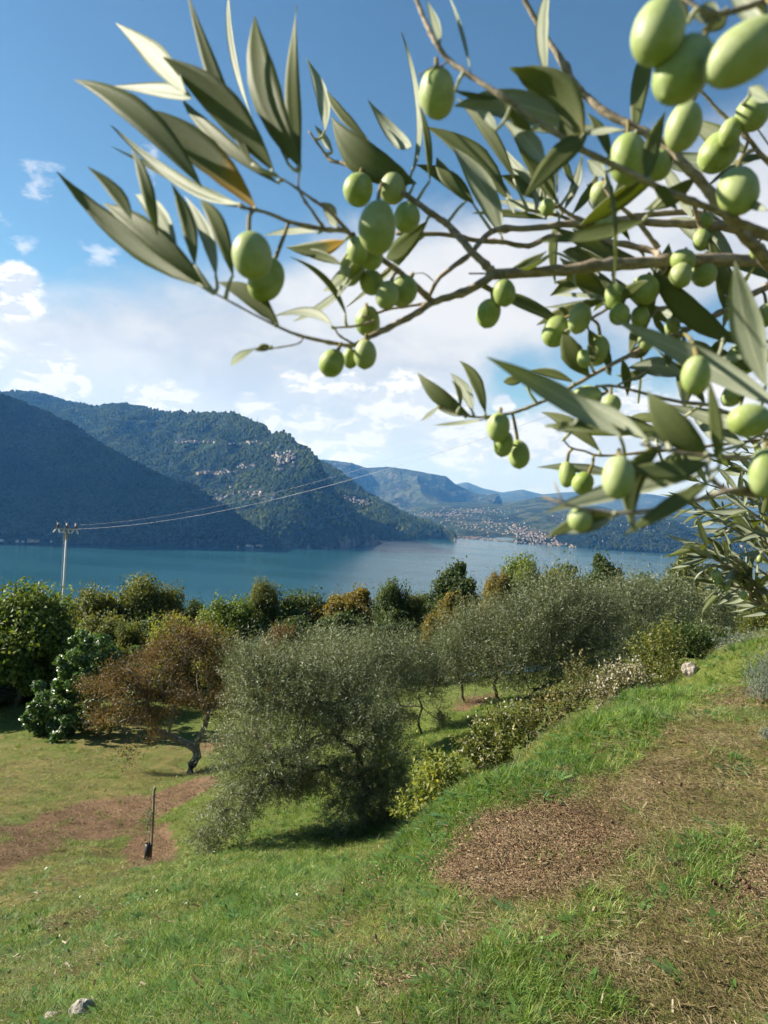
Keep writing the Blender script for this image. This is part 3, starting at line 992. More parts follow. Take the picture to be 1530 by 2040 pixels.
for i, (cx, top, wd_, D, mm, lab) in enumerate([(930, 1250, 150, 36, L_dark, 'dark shrub seen between the slim olive and the two-trunked one'), (1050, 1235, 150, 38, L_olivegreen, 'dull shrub behind the two-trunked olive'), (1150, 1230, 150, 38, L_dark, 'dark shrub behind the pale-trunked olive'),
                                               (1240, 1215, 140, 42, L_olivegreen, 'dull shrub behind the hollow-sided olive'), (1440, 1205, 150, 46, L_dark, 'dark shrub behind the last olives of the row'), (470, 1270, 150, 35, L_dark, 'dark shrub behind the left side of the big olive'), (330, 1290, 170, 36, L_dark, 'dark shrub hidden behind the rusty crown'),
                                               (760, 1275, 140, 36, L_dark, 'dark shrub in the shade behind the big olive'), (1540, 1190, 120, 46, L_dark, 'dark shrub past the right edge of the row'), (180, 1280, 120, 36, L_dark, 'dark shrub above the broad-leaved bush'), (15, 1375, 150, 33, L_dark, 'dark shrub added for the deep shade at the left edge'), (-60, 1330, 180, 32, L_dark, 'dark shrub beyond the left edge'), (100, 1290, 120, 35, L_dark, 'dark shrub left of the broad-leaved bush')]):  # left-edge shrub added to make the dark shade under the big tree
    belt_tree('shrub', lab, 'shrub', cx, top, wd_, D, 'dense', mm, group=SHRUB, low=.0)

# ------------------------------------------------------------------ fig and walnut
g = np.random.default_rng(5)
x, y, z = plant_at(140, 1440, 27)
root = empty('fig_tree', (x, y, z))
tag(root, 'glossy broad-leaved green bush left of the rusty-leaved tree', 'tree')
sc27 = 27 / F
tips = []
for (px, py, r, n) in [(190, 1300, 45, 16), (140, 1345, 50, 18), (95, 1400, 42, 14), (165, 1400, 55, 18), (120, 1440, 45, 12), (215, 1350, 40, 12), (175, 1275, 28, 6), (75, 1435, 28, 7), (250, 1305, 30, 7), (230, 1420, 40, 10)]:
    c = at(px, py, 27) - np.array([x, y, z])
    tips.append(c + g.normal(size=(n, 3)) * np.array([.5, .75, .5]) * r * sc27)
tips = np.concatenate(tips)
tips[:, 2] = np.maximum(tips[:, 2], .12)
me, _ = broadleaf_crown('crown', (1, 1, 1), g, 0, 125, .135, L_fig, .30, .8, tips=tips, wd=.85)
link('crown', me, root)
link('trunk', trunk_mesh('trunk', skeleton((0, 0, -.2), (0, 0, .5), tips, g, .012), MB_pale, 5), root)

x, y, z = plant_at(378, 1540, 22)
root = empty('walnut_tree', (x, y, z))
tag(root, 'spreading tree with withered rusty leaves and a bare leaning trunk', 'tree')
tips = []
for (px, py, r, n) in [(400, 1290, 40, 24), (330, 1300, 45, 26), (260, 1335, 45, 26), (210, 1380, 40, 22), (300, 1370, 50, 26), (380, 1360, 50, 26), (430, 1330, 32, 14), (250, 1430, 40, 20), (330, 1430, 40, 16), (425, 1410, 32, 14), (190, 1430, 26, 9), (305, 1462, 14, 4), (365, 1275, 30, 10)]:
    c = at(px, py, 22) - np.array([x, y, z])
    tips.append(c + g.normal(size=(n, 3)) * np.array([.55, .75, .5]) * r * 22 / F)
tips = np.concatenate(tips)
fork = at(391, 1478, 22) - np.array([x, y, z])
paths = skeleton((0, 0, -.2), fork, tips, g, .0066, .15)
link('trunk', trunk_mesh('trunk', paths, MB_pale, 6), root)
# leaves hang in small tufts along the outer twigs
TP = np.concatenate([P[-4:] for P, R in paths])
TP = TP[np.linalg.norm((TP - fork) * np.array([1, .5, 1]), axis=1) > .72]
idx = g.integers(0, len(TP), 23000)
P = TP[idx] + g.normal(size=(len(idx), 3)) * np.array([.17, .17, .14])
Dr = unit(g.normal(size=P.shape) + np.array([0, 0, -.9]))
ln = g.uniform(.045, .10, len(P))
V, Fq = leaf_cloud(P, Dr, sph(len(P), g), ln, ln * .42)
tint = np.clip(g.beta(1.6, 1.8, len(P)) * .8 + .34 * vnoise(P[:, 0] * 1.6, P[:, 2] * 1.6, 4) + .1, 0, 1)
link('crown', mesh('crown', V, Fq, L_autumn, False, None, {'tint': np.repeat(tint, 4)}), root)

# ------------------------------------------------------------------ olive trees on the lower terrace


def olive_tree(label, blobs, base, fork, D, n_shoot, n_pair, length, leaf, seed, group='olive trees on the lower terrace', depth_k=.95, droop=(), name='olive_tree'):
    """blobs: (px, py, rx px, ry px, depth offset m); droop blobs carry hanging shoots"""
    g = np.random.default_rng(seed)
    x, y, z = plant_at(base[0], base[1], D)
    O = np.array([x, y, z])
    root = empty(name, O)
    tag(root, label, 'olive tree', group)
    if D > 20:
        blobs = [(a, b - 7, c * 1.12, d * 1.2, e) for a, b, c, d, e in blobs]
        n_shoot = int(n_shoot * 1.45)
    tot = sum(b[2] * b[3] for b in list(blobs) + list(droop))
    roots, dirs, tips = [], [], []
    k = D / F
    for dr, lst in ((False, blobs), (True, droop)):
        for (px, py, rx, ry, dd) in lst:
            n = int(n_shoot * rx * ry / tot)
            c = at(px, py, D) + np.array([0, dd, 0]) - O
            d = sph(n, g)
            R = np.array([rx * k, (rx + ry) * .5 * k * depth_k, ry * k])
            rr_ = g.uniform(.1, 1, n) ** .45
            lump = 1 + .48 * vnoise(d[:, 0] * 3 + px, d[:, 2] * 3 + d[:, 1] * 2, seed)
            p = c + d * (rr_ * lump)[:, None] * (R * .93 - length * .35)
            roots.append(p)
            if dr:
                dirs.append(unit(d * .55 + np.array([0, 0, -.75]) + g.normal(size=d.shape) * .3))
            else:
                dirs.append(unit(d * .8 + np.array([0, 0, .55]) + g.normal(size=d.shape) * .35))
            m_ = max(3, int(9 * rx * ry / 4000))
            tips.append(c + sph(m_, g) * g.uniform(.2, .75, m_)[:, None] * R)
    roots, dirs, tips = np.concatenate(roots), np.concatenate(dirs), np.concatenate(tips)
    roots[:, 2] = np.maximum(roots[:, 2], (terrain(roots[:, 0] + x, roots[:, 1] + y, False) - z) + .08)
    V, Fq, tt = shoot_crown('crown', roots, dirs, g, n_pair, length, leaf, L_olive)
    link('crown', mesh('crown', V, Fq, L_olive, False, None, {'tint': tt}), root)
    fk = at(fork[0], fork[1], D) - O
    link('trunk', trunk_mesh('trunk', skeleton((0, 0, -.2), fk, tips, g, .0055), MB_, 6), root)
    return root


olive_tree('largest silvery olive tree, drooping to the grass in the middle', [(570, 1370, 105, 85, 0), (650, 1400, 115, 110, .2), (500, 1400, 65, 75, .3), (720, 1450, 95, 95, -.2), (560, 1470, 110, 70, -.4), (770, 1510, 55, 85, .1), (470, 1500, 60, 60, 0), (520, 1335, 60, 45, .5), (480, 1340, 45, 50, .3), (700, 1350, 80, 60, .6)],
           (728, 1590), (720, 1520), 13.4, 7800, 9, .40, .066, 3, droop=[(470, 1580, 60, 75, -.3), (430, 1630, 42, 45, -.5), (692, 1600, 58, 84, -.1), (600, 1545, 60, 50, 0), (745, 1580, 50, 60, 0), (540, 1540, 70, 50, -.2), (640, 1520, 70, 50, -.1), (785, 1545, 52, 62, 0), (720, 1550, 70, 50, .4)])
olive_tree('olive tree rising just behind the largest one', [(720, 1305, 85, 45, 0), (640, 1310, 70, 40, .3), (760, 1350, 80, 65, .2), (690, 1360, 80, 60, .3)], (730, 1480), (725, 1420), 16.5, 2000, 8, .45, .078, 4)
olive_tree('small olive tree right of the largest, with a dark hanging skirt', [(820, 1310, 55, 45, 0), (850, 1360, 42, 60, 0), (790, 1370, 50, 60, .3)], (838, 1440), (835, 1390), 18.5, 1250, 8, .45, .082, 5, droop=[(880, 1420, 16, 30, 0), (800, 1420, 40, 26, .2)])
olive_tree('olive tree on a single slim trunk above the red earth', [(930, 1290, 62, 55, 0), (960, 1255, 55, 42, .4), (900, 1330, 45, 45, 0), (955, 1340, 60, 45, .2)], (923, 1422), (921, 1370), 21.5, 1350, 7, .5, .092, 6)
olive_tree('olive tree with two leaning trunks on bright grass', [(1040, 1250, 75, 55, 0), (1080, 1310, 85, 60, 0), (1000, 1320, 60, 55, -.2), (1120, 1240, 60, 60, .4), (1060, 1365, 75, 28, 0)], (1003, 1412), (985, 1370), 20.8, 1900, 7, .5, .092, 7)
olive_tree('tall olive tree with a pale thick trunk beside the two-trunked one', [(1110, 1205, 80, 42, .3), (1150, 1260, 75, 60, 0), (1190, 1310, 62, 60, -.2), (1130, 1330, 60, 45, 0), (1200, 1230, 50, 45, .3)], (1042, 1410), (1065, 1375), 21.5, 1900, 7, .5, .095, 8)
olive_tree('olive tree in the right row with a dark hollow in its side', [(1230, 1210, 60, 45, 0), (1270, 1250, 65, 55, 0), (1220, 1290, 55, 50, -.3), (1290, 1210, 45, 40, .3)], (1250, 1360), (1250, 1320), 25, 1300, 6, .55, .11, 9)
olive_tree('olive tree fourth from the right end of the row', [(1330, 1220, 55, 48, 0), (1350, 1270, 45, 38, 0), (1310, 1190, 40, 25, .2)], (1335, 1345), (1335, 1310), 28, 550, 6, .55, .15, 10)
olive_tree('round olive tree near the right end of the row', [(1405, 1215, 52, 42, 0), (1420, 1255, 42, 36, 0)], (1412, 1320), (1412, 1285), 31, 450, 6, .6, .16, 11)
olive_tree('last small olive tree behind the bank at the right', [(1465, 1225, 38, 38, 0), (1450, 1258, 34, 24, 0)], (1460, 1300), (1460, 1270), 33, 330, 6, .6, .16, 12)

# ------------------------------------------------------------------ the near olive tree reaching in from the right
m_ltop, t = mat('olive_leaf_upper_side')
uvx = t.attr('across').outputs['Fac']
yel = t.attr('yellowing').outputs['Fac']
tcn = t.new('ShaderNodeTexCoord').outputs['Object']
oi = t.new('ShaderNodeObjectInfo').outputs['Random']
nz = t.noise(tcn, 60, 5, .6)
c = t.mix(nz, (.092, .115, .046), (.155, .180, .082))
blot = t.noise(tcn, 38, 6, .7)
c = t.mix(t.m('MULTIPLY', t.ss(blot, .60, .74), .55), c, (.13, .115, .045))
c = t.mix(t.m('MULTIPLY', oi, .35), c, (.12, .125, .045))
rib = t.m('SUBTRACT', 1.0, t.ss(t.m('ABSOLUTE', uvx), .03, .12))
c = t.mix(t.m('MULTIPLY', rib, .45), c, (.16, .19, .09))
yf = t.ss(t.m('ADD', yel, t.m('MULTIPLY', t.m('SUBTRACT', t.noise(tcn, 140, 4, .6), .5), .7)), .35, .8)
c = t.mix(yf, c, (.38, .24, .02))
p = principled(t, c, .55, .28, t.bump(t.noise(tcn, 900, 3, .6), .25, .0006))
tr = t.new('ShaderNodeBsdfTranslucent')
t.l.new(t.mix(yf, (.42, .46, .09, 1), (.85, .50, .03, 1)), tr.inputs[0])
mx = t.new('ShaderNodeMixShader')
mx.inputs[0].default_value = .5
t.l.new(p, mx.inputs[1])
t.l.new(tr.outputs[0], mx.inputs[2])
finish(t, mx.outputs[0])

m_lbot, t = mat('olive_leaf_underside')
uvx = t.attr('across').outputs['Fac']
tcn = t.new('ShaderNodeTexCoord').outputs['Object']
oi = t.new('ShaderNodeObjectInfo').outputs['Random']
nz = t.noise(tcn, 80, 5, .6)
c = t.mix(nz, (.21, .24, .17), (.34, .37, .28))
c = t.mix(t.m('MULTIPLY', oi, .4), c, (.24, .28, .15))
rib = t.m('SUBTRACT', 1.0, t.ss(t.m('ABSOLUTE', uvx), .04, .13))
c = t.mix(t.m('MULTIPLY', rib, .6), c, (.50, .50, .36))
p = principled(t, c, .6, .25, t.bump(t.noise(tcn, 900, 3, .6), .25, .0006))
tr = t.new('ShaderNodeBsdfTranslucent')
tr.inputs[0].default_value = (.45, .50, .14, 1)
mx = t.new('ShaderNodeMixShader')
mx.inputs[0].default_value = .32
t.l.new(p, mx.inputs[1])
t.l.new(tr.outputs[0], mx.inputs[2])
finish(t, mx.outputs[0])

m_olive, t = mat('unripe_olive_skin')
tcn = t.new('ShaderNodeTexCoord').outputs['Object']
oi = t.new('ShaderNodeObjectInfo').outputs['Random']
bloom = t.noise(tcn, 130, 5, .6)
dots = t.vor(tcn, 430).outputs['Distance']
along = t.attr('along').outputs['Fac']
c = t.mix(oi, (.22, .29, .060), (.30, .35, .145))
c = t.mix(t.m('MULTIPLY', t.ss(bloom, .4, .7), .45), c, (.40, .44, .27))
c = t.mix(t.m('MULTIPLY', t.m('SUBTRACT', 1.0, t.ss(dots, .10, .22)), .5), c, (.46, .49, .30))
blot = t.noise(tcn, 55, 5, .6)
c = t.mix(t.m('MULTIPLY', t.ss(blot, .50, .72), .5), c, (.13, .19, .03))
c = t.mix(t.m('MULTIPLY', t.ss(along, .90, 1.0), .5), c, (.36, .33, .14))
p = principled(t, c, .5, .28, t.bump(t.noise(tcn, 500, 3, .5), .08, .001))
p.node.inputs['Subsurface Weight'].default_value = .12
p.node.inputs['Subsurface Radius'].default_value = (.5, .8, .2)
p.node.inputs['Subsurface Scale'].default_value = .004
finish(t, p)

m_twig, t = mat('olive_twig_bark')
tcn = t.new('ShaderNodeTexCoord').outputs['Object']
mp = t.new('ShaderNodeMapping')
t.l.new(tcn, mp.inputs[0])
mp.inputs['Scale'].default_value = (110, 260, 260)
n = t.noise(mp.outputs[0], 1.0, 6, .65)
n2 = t.noise(tcn, 30, 4, .6)
c = t.mix(t.ss(n, .35, .68), (.17, .135, .092), (.38, .315, .23))
c = t.mix(t.m('MULTIPLY', t.ss(n2, .5, .7), .5), c, (.25, .235, .19))
finish(t, principled(t, c, .8, .2, t.bump(n, .6, .0015)))
m_stalk, t = mat('fruit_stalk')
finish(t, principled(t, (.17, .14, .05), .7, .2))

# (width px at start, width px at end, [(px, py, depth) ...])
TW = [
    (30, 24, [(1560, 520, .44), (1400, 517, .43), (1310, 522, .43), (1200, 530, .42), (1090, 541, .42), (985, 546, .42)]),
    (20, 4, [(985, 546, .42), (930, 580, .42), (860, 603, .42), (824, 627, .41), (746, 666, .40), (707, 687, .40), (677, 686, .395), (606, 671, .37), (550, 649, .35), (427, 584, .33)]),
    (15, 7, [(860, 600, .42), (820, 562, .41), (779, 529, .40), (713, 483, .385), (690, 461, .38), (648, 457, .37), (583, 444, .355), (550, 431, .345), (521, 421, .34), (476, 412, .33)]),
    (10, 4, [(694, 462, .38), (655, 420, .37), (620, 396, .36), (590, 374, .35), (551, 350, .34)]),
    (8, 4, [(648, 457, .37), (625, 425, .36), (596, 378, .35), (596, 340, .345)]),
    (20, 5, [(985, 546, .42), (968, 529, .42), (936, 497, .42), (896, 451, .43), (854, 421, .43), (805, 386, .435), (759, 362, .44), (720, 343, .44), (687, 327, .445), (658, 318, .45), (640, 295, .45), (615, 261, .45)]),
    (14, 10, [(1312, 515, .43), (1298, 500, .44), (1190, 478, .45), (1104, 470, .455), (1052, 490, .46), (1000, 482, .46), (949, 479, .46), (890, 468, .46), (789, 465, .46)]),
    (20, 9, [(1560, 480, .48), (1443, 453, .475), (1346, 445, .47), (1222, 441, .465), (1138, 446, .46), (1052, 455, .455), (988, 458, .45), (955, 484, .44), (936, 507, .43), (877, 552, .42), (852, 596, .42)]),
    (13, 15, [(1222, 440, .47), (1290, 428, .48), (1390, 424, .48), (1443, 450, .476)]),
    (11, 28, [(1036, -20, .40), (1073, 52, .40), (1107, 104, .395), (1145, 166, .39), (1166, 190, .39), (1208, 225, .385), (1263, 253, .38), (1322, 288, .375), (1364, 329, .37), (1398, 364, .37), (1433, 409, .37), (1500, 490, .38), (1570, 560, .40)]),
    (10, 17, [(822, -20, .35), (847, 42, .345), (870, 88, .34), (896, 121, .34), (942, 154, .335), (998, 190, .33), (1066, 239, .33), (1121, 274, .33), (1152, 294, .33), (1208, 322, .33), (1294, 364, .33), (1346, 388, .335), (1416, 416, .34), (1485, 447, .345), (1570, 480, .36)]),
    (4, 3, [(893, 121, .34), (878, 132, .34), (858, 136, .34), (832, 152, .34)]),
    (6, 13, [(1395, 178, .42), (1433, 222, .42), (1485, 270, .42), (1520, 312, .42), (1570, 360, .43)]),
    (4, 4, [(1478, 208, .41), (1505, 250, .41), (1560, 330, .43)]),
    (15, 4, [(1570, 550, .46), (1492, 590, .45), (1440, 620, .45), (1380, 650, .44), (1348, 667, .44), (1301, 685, .44), (1238, 716, .43), (1175, 750, .43), (1119, 782, .43), (1088, 797, .43), (1032, 819, .43), (1003, 826, .43), (966, 831, .43), (928, 828, .43), (872, 811, .43)]),
    (6, 9, [(1168, 641, .43), (1229, 604, .43), (1301, 563, .43), (1330, 530, .43)]),
    (7, 12, [(1205, 375, .42), (1225, 402, .42), (1270, 442, .425), (1312, 495, .43)]),
    (5, 15, [(1081, 989, .275), (1119, 1002, .27), (1169, 1015, .27), (1238, 1022, .27), (1310, 1015, .27), (1382, 998, .27), (1452, 978, .27), (1495, 973, .275), (1570, 960, .28)]),
    (5, 3, [(1119, 1002, .27), (1114, 985, .27), (1104, 960, .272)]),
    (6, 13, [(1276, 885, .275), (1364, 904, .275), (1442, 910, .275), (1505, 913, .28), (1570, 905, .285)]),
    (9, 16, [(1408, 905, .275), (1412, 945, .274), (1440, 972, .272), (1480, 984, .274), (1570, 990, .28)]),
    (4, 7, [(1122, 876, .45), (1138, 892, .45), (1166, 899, .45), (1197, 908, .45), (1276, 902, .45), (1400, 890, .46), (1570, 870, .48)]),
    (6, 10, [(1186, 770, .43), (1226, 769, .43), (1288, 785, .43), (1350, 800, .43), (1411, 807, .43), (1452, 823, .43), (1570, 850, .45)]),
    (5, 5, [(1226, 769, .43), (1270, 750, .43), (1301, 730, .43)]),
    (4, 5, [(1461, 901, .42), (1502, 873, .42), (1570, 850, .43)]),
    (9, 17, [(1340, -25, .26), (1385, 12, .255), (1430, 28, .255), (1500, 10, .26), (1570, -20, .27)]),
    (4, 3, [(606, 671, .37), (592, 685, .365), (540, 694, .36), (508, 694, .355)]),
    (7, 5, [(855, 603, .42), (815, 610, .42), (775, 616, .42), (745, 626, .415), (722, 632, .41)]),
    (6, 4, [(707, 687, .40), (676, 668, .40), (668, 655, .40)]),
    (7, 4, [(745, 640, .41), (705, 650, .405), (663, 653, .40)]),
    (3, 2, [(864, 560, .42), (845, 545, .42), (826, 545, .42)]),
    (4, 4, [(985, 546, .42), (960, 545, .42), (934, 545, .42)]),
    (5, 8, [(1300, 629, .44), (1318, 612, .44), (1350, 620, .44), (1390, 648, .445), (1440, 660, .45), (1570, 690, .47)]),
    (8, 12, [(1425, 560, .46), (1415, 500, .46), (1395, 450, .465), (1380, 400, .45)]),
    (7, 9, [(1052, 418, .47), (1085, 425, .47), (1114, 430, .47), (1150, 445, .46)]),
    (8, 11, [(1110, 408, .46), (1140, 430, .46), (1180, 445, .46)]),
]
# (tip x, tip y, base x, base y, width px, side T/U, tilt deg, bow px, yellow, tip depth factor, [base depth])
LF = [
    (231, 46, 371, 186, 52, 'U', 25, -6, 0, .98), (325, 114, 546, 342, 76, 'T', 8, -26, 0, .97), (371, -20, 505, 335, 38, 'T', 15, 10, 0, 1.0), (458, -30, 503, 237, 14, 'U', 35, 12, 0, 1.05), (508, 33, 598, 335, 76, 'T', 5, 14, 0, 1.0),
    (591, 12, 600, 338, 36, 'T', 10, 18, 0, 1.06), (555, 222, 572, 325, 26, 'U', 45, 0, 0, 1.03), (149, 160, 402, 372, 64, 'T', 6, -24, 0, .98), (244, 209, 512, 418, 78, 'T', 2, -26, .9, .95), (222, 250, 482, 408, 30, 'U', 45, 26, 0, 1.03),
    (214, 172, 382, 196, 34, 'U', 20, -22, 0, 1.05), (362, 196, 558, 368, 36, 'T', 25, 12, 0, 1.03), (221, 291, 482, 412, 26, 'U', 35, 6, 0, 1.02), (175, 333, 262, 440, 32, 'T', 20, -14, 0, 1.05), (115, 343, 400, 570, 56, 'T', 4, 18, 0, 1.0),
    (205, 405, 424, 584, 54, 'T', 3, -12, 0, .97), (270, 388, 352, 494, 42, 'U', 42, -12, 0, 1.06), (262, 296, 313, 468, 31, 'T', 12, -10, 0, 1.04), (342, 366, 388, 530, 34, 'T', 10, -10, 0, 1.03), (368, 391, 431, 552, 30, 'U', 45, -12, 0, 1.05),
    (398, 400, 465, 552, 40, 'T', 14, -14, 0, 1.02), (434, 562, 556, 650, 46, 'T', 5, -16, 0, .98), (461, 728, 508, 694, 17, 'U', 35, 2, 0, 1.0), (508, 699, 543, 693, 17, 'T', 20, -2, 0, 1.0), (545, 630, 662, 650, 22, 'U', 48, -26, 0, .98),
    (526, 470, 634, 463, 15, 'U', 42, -8, 0, 1.0), (570, 492, 690, 478, 38, 'T', 0, 12, 1.0, .97), (590, 503, 680, 527, 24, 'T', 15, -8, 0, 1.02), (640, 403, 672, 452, 28, 'U', 40, -4, 0, 1.0),
    (578, 512, 690, 628, 15, 'T', 30, -22, 0, 1.0), (585, 640, 700, 560, 16, 'U', 40, 10, 0, 1.02), (645, 580, 700, 530, 30, 'U', 32, 4, 0, 1.05), (690, 612, 838, 475, 15, 'U', 25, -4, 0, .96), (770, 512, 852, 440, 48, 'T', 25, 12, 0, 1.05),
    (661, 234, 830, 366, 78, 'T', 4, 26, .15, .97), (610, 116, 648, 262, 30, 'U', 40, -10, 0, 1.0), (628, 250, 662, 300, 17, 'U', 48, 4, 0, 1.0), (651, 180, 735, 280, 24, 'T', 28, 10, 0, 1.06), (733, 199, 820, 292, 34, 'U', 8, 10, 0, 1.04),
    (800, 64, 823, 340, 15, 'U', 35, -8, 0, 1.0), (834, 208, 856, 365, 18, 'T', 25, -8, 0, 1.03), (847, 252, 1012, 398, 54, 'T', 6, -20, 0, 1.0), (901, 292, 1000, 472, 50, 'U', 5, -14, 0, .94), (870, 314, 930, 402, 30, 'T', 12, 10, 0, 1.04),
    (828, 328, 945, 408, 38, 'T', 12, -14, 0, 1.03), (910, 196, 1026, 360, 30, 'T', 25, -18, 0, 1.05), (945, 216, 988, 260, 20, 'U', 45, -6, 0, 1.08), (1001, 240, 1085, 330, 42, 'U', 22, -10, 0, 1.05), (1024, 275, 1106, 402, 48, 'T', 8, -12, 0, 1.0),
    (1000, 291, 1118, 420, 32, 'U', 28, 10, 0, 1.0), (1078, 280, 1070, 420, 25, 'U', 10, 4, 0, .98), (1160, 305, 1123, 420, 18, 'U', 30, -4, 0, .98), (1109, 290, 1111, 400, 9, 'U', 45, 2, 0, 1.0), (1119, 294, 1146, 372, 16, 'T', 15, 4, 0, 1.02),
    (1016, 135, 1160, 300, 92, 'T', 2, -38, .5, .96), (1098, -30, 1092, 162, 27, 'U', 28, 6, 0, 1.0), (1300, 60, 1264, 275, 40, 'T', 30, 4, 0, .98), (1326, 222, 1290, 358, 38, 'T', 32, 8, 0, .95), (1240, 258, 1158, 268, 15, 'U', 30, 4, 0, 1.0),
    (1170, 225, 1216, 315, 25, 'T', 14, -6, 0, 1.03), (1284, 418, 1386, 354, 40, 'T', 6, 8, .4, 1.0), (1170, 318, 1206, 350, 30, 'U', 42, 0, 0, 1.0), (1170, 366, 1192, 425, 20, 'U', 35, 2, 0, 1.0), (998, 350, 1072, 398, 36, 'T', 8, -8, 0, 1.04),
    (1000, 358, 1024, 425, 13, 'U', 40, 2, 0, 1.0), (940, 425, 1090, 437, 18, 'T', 22, -6, 0, 1.0), (850, 0, 876, 84, 20, 'U', 26, -3, 0, 1.0), (893, -10, 938, 148, 9, 'U', 32, -6, 0, 1.0), (1000, 195, 905, 180, 13, 'T', 30, -3, 0, 1.06),
    (1005, 200, 1060, 260, 28, 'T', 32, 6, 0, 1.06),
    (1374, 30, 1435, 40, 40, 'U', 20, -12, 0, 1.0), (1396, 62, 1450, 15, 36, 'T', 20, 10, .6, 1.0), (1450, -20, 1530, 50, 55, 'U', 8, -6, 0, 1.03), (1536, 200, 1495, 175, 26, 'U', 25, 0, 0, 1.0, .3), (1330, -10, 1372, 48, 36, 'T', 35, 0, 0, 1.02),
    (1121, 546, 1210, 590, 36, 'T', 8, -10, 0, 1.0), (1104, 562, 1150, 572, 17, 'T', 15, -3, 0, 1.03), (1104, 588, 1210, 594, 10, 'U', 25, -3, 0, 1.0), (1069, 648, 1206, 598, 30, 'T', 8, -6, 0, .97), (1084, 612, 1200, 594, 18, 'U', 35, 6, 0, 1.02),
    (1176, 752, 1122, 660, 50, 'T', 6, -6, 0, 1.0), (1172, 655, 1217, 748, 22, 'T', 10, -8, 0, 1.0), (1478, 688, 1300, 538, 58, 'T', 3, -16, 0, .96), (1222, 636, 1560, 815, 58, 'U', 3, -8, 0, .95, .29), (1464, 519, 1527, 770, 64, 'U', 2, 16, 0, .96, .31),
    (1425, 530, 1448, 630, 15, 'T', 12, 3, 0, 1.0), (1412, 468, 1470, 612, 38, 'T', 14, 4, 0, 1.02), (1267, 603, 1378, 648, 18, 'U', 22, -4, 0, 1.0), (1326, 668, 1300, 630, 15, 'T', 12, 4, 0, 1.0), (1228, 747, 1297, 734, 24, 'T', 28, 8, 0, 1.0),
    (1251, 733, 1364, 748, 40, 'U', 8, -10, 0, 1.0), (969, 711, 1240, 872, 50, 'U', 18, -8, 0, .94, .275), (1056, 738, 1144, 762, 21, 'T', 6, -8, 0, 1.04), (1003, 761, 1046, 752, 24, 'T', 12, 0, 0, 1.05), (832, 742, 936, 828, 38, 'T', 3, 9, 0, .97),
    (915, 719, 968, 826, 28, 'T', 5, -7, 0, 1.0), (897, 743, 941, 820, 25, 'U', 35, -8, 0, 1.02), (899, 758, 917, 812, 13, 'T', 20, -6, .3, 1.02), (839, 838, 873, 811, 8, 'U', 40, 0, 0, 1.0), (871, 813, 926, 828, 12, 'U', 42, -2, 0, 1.0),
    (862, 847, 968, 835, 9, 'U', 28, 2, 0, 1.0), (1078, 821, 1196, 900, 32, 'T', 4, -12, 0, 1.0), (1110, 860, 1152, 835, 14, 'U', 22, 2, .8, .98, .3), (1172, 823, 1353, 893, 36, 'U', 3, -18, 0, 1.0), (1118, 783, 1290, 876, 32, 'U', 30, -10, 0, 1.0),
    (1290, 780, 1410, 904, 74, 'T', 30, 10, 0, .97), (1411, 752, 1434, 934, 29, 'T', 26, -6, 0, .98), (1364, 800, 1425, 880, 25, 'U', 30, -4, 0, 1.04), (1069, 931, 1243, 950, 22, 'U', 3, -8, 0, 1.02), (1249, 931, 1413, 920, 50, 'T', 4, 16, .35, .95),
    (1083, 1023, 1382, 952, 42, 'U', 14, -12, 0, 1.0), (1088, 1071, 1225, 1025, 38, 'T', 8, -8, 0, .98), (1130, 1062, 1228, 1024, 22, 'U', 32, 4, 0, 1.0), (1241, 1066, 1416, 956, 36, 'T', 28, 10, 0, .98), (1490, 709, 1428, 716, 14, 'U', 24, 0, .5, 1.0, .33),
    (1373, 676, 1426, 712, 20, 'U', 26, -3, 0, 1.0), (1530, 560, 1512, 480, 22, 'U', 12, 3, 0, 1.0), (1395, 690, 1478, 740, 30, 'T', 12, -6, 0, 1.03), (1440, 740, 1570, 690, 34, 'T', 14, 6, 0, 1.05, .42), (1245, 710, 1300, 684, 30, 'T', 10, 4, 0, 1.02),
    (1250, 790, 1240, 715, 22, 'T', 12, 4, 0, 1.02), (1330, 735, 1350, 668, 26, 'T', 16, -5, 0, 1.04), (1180, 740, 1172, 655, 16, 'T', 24, 4, 0, 1.04), (1500, 630, 1440, 590, 20, 'T', 14, 4, 0, 1.04), (1530, 420, 1480, 400, 18, 'U', 20, 0, 0, 1.0),
    (1215, 480, 1130, 440, 22, 'T', 18, 5, 0, 1.05), (1090, 500, 1010, 545, 20, 'T', 14, -4, 0, 1.05), (1130, 500, 1190, 478, 18, 'T', 12, 3, 0, 1.03), (1255, 480, 1225, 440, 13, 'T', 24, 3, 0, 1.0), (985, 400, 1085, 426, 22, 'U', 24, -6, 0, 1.0), (1020, 335, 1110, 410, 24, 'U', 20, -6, 0, 1.02),
    (1045, 430, 1112, 425, 14, 'U', 40, 0, 0, 1.0), (1060, 300, 1112, 408, 24, 'T', 12, 6, 0, 1.03), (1195, 340, 1142, 425, 20, 'T', 10, -4, 0, 1.03), (1260, 375, 1182, 440, 18, 'U', 18, -5, 0, 1.04), (1350, 420, 1300, 365, 26, 'T', 12, 4, .3, 1.05), (1440, 560, 1405, 500, 24, 'T', 20, 3, 0, 1.03),
    (1330, 590, 1405, 515, 26, 'T', 16, -4, 0, 1.05), (1530, 690, 1460, 665, 24, 'T', 20, 4, 0, 1.02), (1400, 720, 1460, 665, 20, 'T', 10, -3, 0, 1.05), (1290, 560, 1232, 600, 26, 'T', 12, 4, 0, 1.02), (1190, 540, 1228, 604, 24, 'T', 6, -4, 0, 1.02), (1250, 655, 1232, 602, 26, 'T', 10, 4, 0, 1.0),
]
